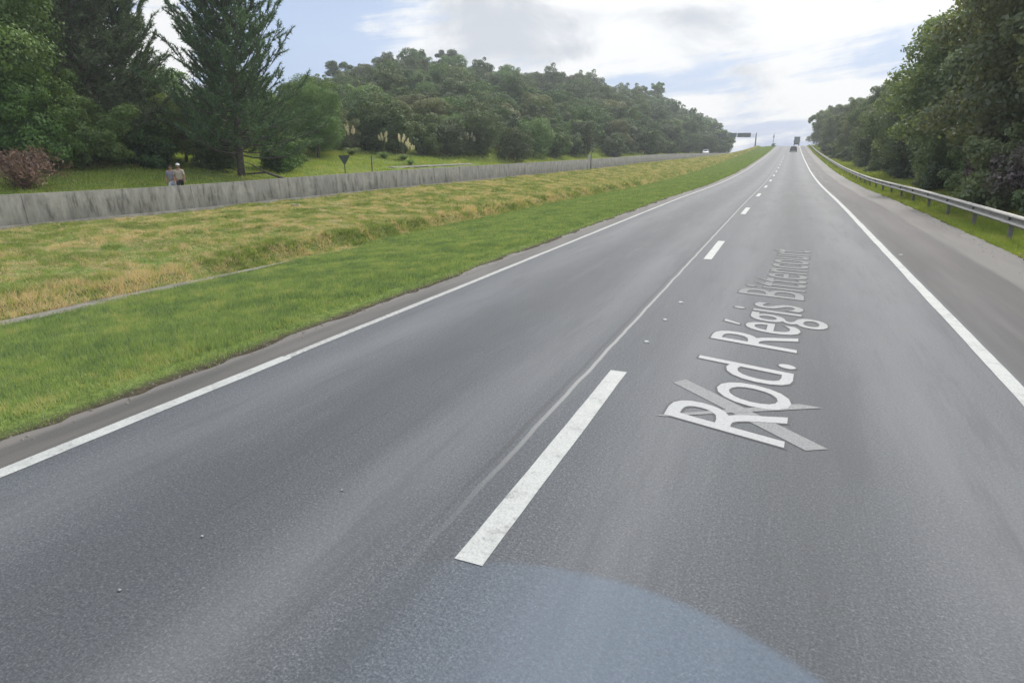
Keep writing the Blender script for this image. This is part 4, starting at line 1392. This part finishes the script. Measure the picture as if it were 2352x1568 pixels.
def car(name, label, loc, rz, paint_mat, rear_lamp=True):
    """hatchback, forward = +y"""
    r = thing(name, label, 'car', loc, rz)
    body = MB()
    # cross sections along y: (y, half width, z bottom, z belt, crown)
    sec = [(-2.05, .70, .42, .78), (-2.0, .82, .28, .92), (-1.6, .86, .24, .96), (-.6, .87, .22, .95), (.6, .87, .22, .92), (1.2, .86, .24, .88), (1.75, .80, .26, .76), (2.02, .62, .34, .62)]
    vs, nn = [], 10
    for y, hw, zb, zt in sec:
        ring = [(-hw * .9, zb), (-hw, zb + .12), (-hw, (zb + zt) / 2), (-hw * .97, zt - .08), (-hw * .88, zt), (hw * .88, zt), (hw * .97, zt - .08), (hw, (zb + zt) / 2), (hw, zb + .12), (hw * .9, zb)]
        vs += [(a, y, b) for a, b in ring]
    fs = [(i * nn + k, i * nn + (k + 1) % nn, (i + 1) * nn + (k + 1) % nn, (i + 1) * nn + k) for i in range(len(sec) - 1) for k in range(nn)]
    fs += [tuple(range(nn - 1, -1, -1)), tuple(range((len(sec) - 1) * nn, len(sec) * nn))]
    body.add(vs, fs)
    body.obj('body', paint_mat, r, True, .03)
    # cabin: glass house and roof
    gl = MB()
    lo = [(-1.85, .76), (-.1, .80), (1.1, .74)]
    gl.add([(-.74, -1.9, .93), (.74, -1.9, .93), (.74, 1.15, .88), (-.74, 1.15, .88), (-.60, -1.55, 1.40), (.60, -1.55, 1.40), (.60, .35, 1.42), (-.60, .35, 1.42)],
           [(0, 1, 5, 4), (1, 2, 6, 5), (2, 3, 7, 6), (3, 0, 4, 7)])
    gl.obj('window', M['glass'], r, bevel=.02)
    MB().box(0, -.6, 1.435, 1.24, 1.95, .055, .9).obj('roof', paint_mat, r, bevel=.02)
    for s in (-1, 1):
        pl = MB()
        for y0, y1, a0, a1 in ((-1.92, -1.58, .76, .62), (-.55, -.5, .775, .615), (1.17, .37, .755, .61)):
            pl.tube([(s * a0, y0, .92), (s * a1, y1, 1.41)], [.035, .03], 6)
        pl.obj('pillar', paint_mat, r)
        MB().box(s * .66, -2.03, .80, .24, .06, .16).obj('taillight', M['red_lens'], r, bevel=.02)
        MB().box(s * .62, 1.93, .62, .30, .12, .13).obj('headlight', M['clear_lens'], r, bevel=.03)
        MB().box(s * .93, .75, .95, .14, .09, .12).obj('mirror', paint_mat, r, bevel=.02)
        for y in (-1.3, 1.3):
            wheel(r, s * .78, y, .30, .2)
    MB().box(0, -2.06, .45, 1.5, .1, .2).obj('bumper', M['truck_dark'], r, bevel=.03)
    MB().box(0, -2.085, .66, .42, .02, .13).obj('number_plate', M['cream'], r)
    return r


car('car', 'small dark car driving uphill in the right lane', (0.35, 196, float(zr(196)) + .004), 0, M['dark_paint'])
x, y = -24.6, 212.0
car('car', 'white car on the opposite carriageway behind the far wall', (x, y, gzat(x, y) + .02), math.pi, M['white_paint'])

tr = thing('truck', 'box truck seen from behind at the road crest', 'truck', (1.45, 296, float(zr(296)) + .004))
tr.scale = (.88, .88, .88)
MB().box(0, 0, 2.75, 2.5, 7.2, 2.9).obj('cargo_box', M['truck_box'], tr, bevel=.04)
for s in (-1, 1):
    d_ = MB().box(s * .6, -3.615, 2.72, 1.14, .03, 2.7).obj('rear_door', M['truck_box'], tr, bevel=.01)
    MB().tube([(s * .12, -3.65, 1.5), (s * .12, -3.65, 3.95)], [.02, .02], 6).obj('locking_bar', M['galv'], d_)
    MB().box(s * 1.0, -3.66, 1.05, .3, .06, .16).obj('taillight', M['red_lens'], tr, bevel=.02)
    for y in (-2.3, 3.6):
        wheel(tr, s * 1.05, y, .5, .3)
    MB().box(s * 1.42, 4.6, 2.4, .16, .1, .5).obj('mirror', M['truck_dark'], tr, bevel=.02)
MB().box(0, .3, 1.05, .9, 8.6, .3).obj('chassis', M['truck_dark'], tr, bevel=.02)
MB().box(0, -3.62, .85, 2.3, .12, .18).obj('bumper', M['truck_dark'], tr, bevel=.02)
cbm = MB().prism([(3.75, .8), (5.6, .8), (5.65, 1.7), (5.35, 2.9), (3.75, 3.0)], -1.15, 1.15).obj('cab', M['truck_dark'], tr, bevel=.06)
MB().add([(-1.0, 5.66, 1.75), (1.0, 5.66, 1.75), (.98, 5.39, 2.82), (-.98, 5.39, 2.82)], [(0, 1, 2, 3)]).obj('windscreen', M['glass'], cbm)


# ------------------------------------------------------------------ people
def skin_figure(name, joints, edges, mat, parent=None, sub=2, root=0):
    me = bpy.data.meshes.new(name)
    me.from_pydata([j[0] for j in joints], edges, [])
    o = link(name, me, parent)
    me.materials.append(mat)
    sk = o.modifiers.new('skin', 'SKIN')
    sk.use_smooth_shade = True
    sv = me.skin_vertices[0].data
    for v, j in zip(sv, joints):
        v.radius = (j[1], j[2] if len(j) > 2 else j[1])
        v.use_root = False
    sv[root].use_root = True
    ss = o.modifiers.new('subsurf', 'SUBSURF')
    ss.levels = sub
    ss.render_levels = sub
    return o


def person(label, loc, rz, top, bottom, cap, hair, stride=.22, bag=None):
    r = thing('person', label, 'person', loc, rz)
    J, E = [], []

    def j(p, rx, ry=None, prev=None):
        J.append((p, rx, ry or rx))
        if prev is not None:
            E.append((prev, len(J) - 1))
        return len(J) - 1
    pel = j((0, 0, .93), .15, .11)
    wa_ = j((0, .01, 1.10), .135, .10, pel)
    ch = j((0, .02, 1.28), .165, .115, wa_)
    ub = j((0, .01, 1.41), .12, .09, ch)
    nk = j((0, .015, 1.50), .052, .055, ub)
    hd = j((0, .03, 1.585), .072, .085, nk)
    ht = j((0, .025, 1.68), .068, .08, hd)
    nose = j((0, .118, 1.60), .014, .014, hd)
    for s in (-1, 1):
        sh = j((s * .17, 0, 1.40), .058, .058, ub)
        el_ = j((s * .23, -s * .08, 1.13), .042, .042, sh)
        wr = j((s * .23, .10 - s * .05, .90), .027, .027, el_)
        pm = j((s * .228, .125 - s * .05, .84), .034, .018, wr)
        for q, L in enumerate((.072, .082, .078, .06)):
            k = j((s * .228, .105 + q * .014 - s * .05, .80), .0085, .0085, pm)
            k = j((s * .222, .10 + q * .014 - s * .05, .80 - L * .6), .008, .008, k)
            k = j((s * .212, .098 + q * .014 - s * .05, .80 - L), .007, .007, k)
        k = j((s * .215, .155 - s * .05, .835), .010, .010, pm)
        k = j((s * .208, .172 - s * .05, .80), .008, .008, k)
        hp = j((s * .09, 0, .88), .095, .095, pel)
        kn = j((s * .095, s * stride * .55 + .04, .49), .058, .06, hp)
        an = j((s * .095, s * stride - .02, .09), .036, .038, kn)
        ft = j((s * .10, s * stride + .08, .045), .036, .03, an)
        toe = j((s * .105, s * stride + .17, .03), .03, .022, ft)
    skin_figure('body', J, E, M['skin'], r)
    # shirt
    T = [((0, .0, .93), .172, .135), ((0, .01, 1.10), .160, .124), ((0, .02, 1.28), .185, .135), ((0, .01, 1.405), .135, .105), ((0, .012, 1.46), .07, .07)]
    TE = [(0, 1), (1, 2), (2, 3), (3, 4)]
    for s in (-1, 1):
        n = len(T)
        T += [((s * .175, 0, 1.395), .075, .075), ((s * .225, -s * .07, 1.17), .062, .062)]
        TE += [(3, n), (n, n + 1)]
    skin_figure('shirt', T, TE, top, r)
    # trousers or shorts
    low = .5 if bottom[1] == 'shorts' else .12
    T = [((0, 0, 1.02), .150, .12), ((0, 0, .90), .176, .138)]
    TE = [(0, 1)]
    for s in (-1, 1):
        n = len(T)
        T.append(((s * .092, 0, .86), .108, .108))
        TE.append((1, n))
        T.append(((s * .096, s * stride * .5 + .03, .53), .080, .080))
        TE.append((n, n + 1))
        if low < .3:
            T.append(((s * .096, s * stride - .015, .14), .058, .058))
            TE.append((n + 1, n + 2))
    skin_figure(bottom[1], T, TE, bottom[0], r)
    for s in (-1, 1):
        MB().tube([(s * .097, s * stride - .05, .035), (s * .10, s * stride + .05, .04), (s * .105, s * stride + .16, .033), (s * .106, s * stride + .2, .028)], [.045, .05, .042, .02], 10).obj('shoe', M['cloth_black'], r, True)
        MB().tube([(s * .029, .103, 1.617), (s * .029, .112, 1.617)], [.011, .006], 8).obj('eye', M['hair'], r, True)
        MB().tube([(s * .072, .02, 1.57), (s * .08, .015, 1.60), (s * .074, .01, 1.63)], [.010, .016, .010], 7).obj('ear', M['skin'], r, True)
    MB().tube([(-.022, .108, 1.555), (.022, .108, 1.555)], [.006, .006], 6).obj('mouth', M['red_lens'], r)
    # hair and cap as domes
    def dome(name, c, rx, ry, rz_, mat, zmin=-.1):
        V, Fq = [], []
        nu_, nv = 16, 7
        for v in range(nv + 1):
            t = v / nv * (math.pi / 2 - zmin) + zmin
            for u in range(nu_):
                p = 2 * math.pi * u / nu_
                V.append((c[0] + rx * math.cos(t) * math.cos(p), c[1] + ry * math.cos(t) * math.sin(p), c[2] + rz_ * math.sin(t)))
        for v in range(nv):
            for u in range(nu_):
                Fq.append((v * nu_ + u, v * nu_ + (u + 1) % nu_, (v + 1) * nu_ + (u + 1) % nu_, (v + 1) * nu_ + u))
        m_ = MB()
        m_.add(V, Fq)
        return m_
    dome('hair', (0, .012, 1.655), .088, .10, .085, M['hair'], -.75).obj('hair', hair, r, True)
    if cap:
        m_ = dome('cap', (0, .022, 1.675), .096, .112, .095, cap, -.08)
        m_.add([(-.07, .11, 1.675), (.07, .11, 1.675), (.05, .2, 1.66), (-.05, .2, 1.66), (-.07, .11, 1.685), (.07, .11, 1.685), (.05, .2, 1.668), (-.05, .2, 1.668)],
               [(3, 2, 1, 0), (4, 5, 6, 7), (0, 1, 5, 4), (1, 2, 6, 5), (2, 3, 7, 6), (3, 0, 4, 7)])
        m_.obj('cap', cap, r, True)
    return r


x, y = -28.62, 23.98
person('person in a beige shirt, black shorts and pale cap walking beyond the wall', (x, y, gzat(x, y, True) + .03), R(-130), M['cloth_beige'], (M['cloth_black'], 'shorts'), M['cloth_white'], M['hair'])
x, y = -29.2, 24.0
person('person in a lilac-grey top and pale trousers walking beside the beige-shirted walker', (x, y, gzat(x, y, True) - .06), R(-140), M['cloth_lilac'], (M['cloth_pale'], 'trousers'), None, M['hair'], .2)

# ------------------------------------------------------------------ small things on the ground
def stud(x, y, s, label, group='worn reflective studs on the road'):
    mb = MB()
    mb.box(0, 0, .006, .10 * s, .085 * s, .018 if s > .5 else .006, .7)
    o = mb.obj('road_stud', M['paint'] if s > .5 else M['paint_worn'], None, False, .003)
    o.location = (x, y, float(zr(y)) + .003)
    o.rotation_euler = (0, 0, x * 3)
    tag(o, label, 'road stud', group)


for x, y, s, lab in ((-1.36, 10.1, 1.0, 'pale stud beside the centre joint, farthest of the row of three'), (-1.40, 8.9, .8, 'pale stud beside the centre joint, middle of the row of three'),
                     (-1.42, 7.7, .8, 'pale stud beside the centre joint, nearest of the row of three'), (-3.12, 2.4, .2, 'tiny pale chip in the left lane near the camera'),
                     (-3.12, 1.85, .22, 'tiny pale chip in the left lane at the bottom left'), (-2.67, 3.2, .2, 'tiny pale chip in the left lane beside the near dash'),
                     (2.62, 17.1, 1.0, 'pale stud just right of the right edge line')):
    stud(x, y, s, lab)


def scrap(x, y, sx, sy, label, lift=.06):
    V = []
    n = 5
    for i in range(n):
        for k in range(n):
            V.append(((i / 4 - .5) * sx + random.gauss(0, .01), (k / 4 - .5) * sy + random.gauss(0, .01), random.uniform(0, lift)))
    Fq = [(i * n + k, (i + 1) * n + k, (i + 1) * n + k + 1, i * n + k + 1) for i in range(n - 1) for k in range(n - 1)]
    mb = MB()
    mb.add(V, Fq)
    o = mb.obj('paper_scrap', M['cloth_white'], None, True)
    o.location = (x, y, gzat(x, y, True) + .07)
    m_ = o.modifiers.new('thickness', 'SOLIDIFY')
    m_.thickness = .004
    tag(o, label, 'litter')


scrap(-18.0, 20.3, .42, .2, 'crumpled white scrap on the bank below the wall')
scrap(5.75, 52.0, .3, .22, 'crumpled white scrap in the grass by the guardrail')

# loose stones along the shoulder edge and the soil edge
n_ = 2600
X = np.where(rng.uniform(0, 1, n_) < .6, rng.normal(4.95, .28, n_), rng.normal(-5.72, .07, n_))
Y = rng.uniform(1, 60, n_)
k_ = (X < -5.3) | (X > 2.7)
X, Y = X[k_], Y[k_]
sz = rng.uniform(.006, .022, len(X))
u_ = np.array([[1, 0, 0], [-.4, .9, 0], [-.6, -.8, 0], [0, 0, .9]])
V = (np.stack([X, Y, zr(Y) + .001], 1)[:, None, :] + u_[None] * sz[:, None, None]).reshape(-1, 3)
F = (np.arange(len(X))[:, None, None] * 4 + np.array([[0, 1, 3], [1, 2, 3], [2, 0, 3]])[None]).reshape(-1, 3)
tag(link('gravel', mesh_np('gravel', V, F, M['concrete_light'])), 'loose stones scattered along the pavement edges', None, None, 'stuff')

# ------------------------------------------------------------------ haze
hz = MB()
hz.box(-50, 249, 39, 710, 630, 122)
M['haze'] = bpy.data.materials.new('haze_air')
M['haze'].use_nodes = True
g = NT(M['haze'].node_tree)
pv = g.n('ShaderNodeVolumePrincipled')
pv.inputs['Color'].default_value = (0.90, 0.94, 1.0, 1)
pv.inputs['Density'].default_value = HAZE = 0.0006
pv.inputs['Anisotropy'].default_value = 0.3
g.put(g.n('ShaderNodeOutputMaterial').inputs['Volume'], pv.outputs[0])
tag(hz.obj('haze', M['haze']), 'thin pale haze in the air', None, None, 'stuff')
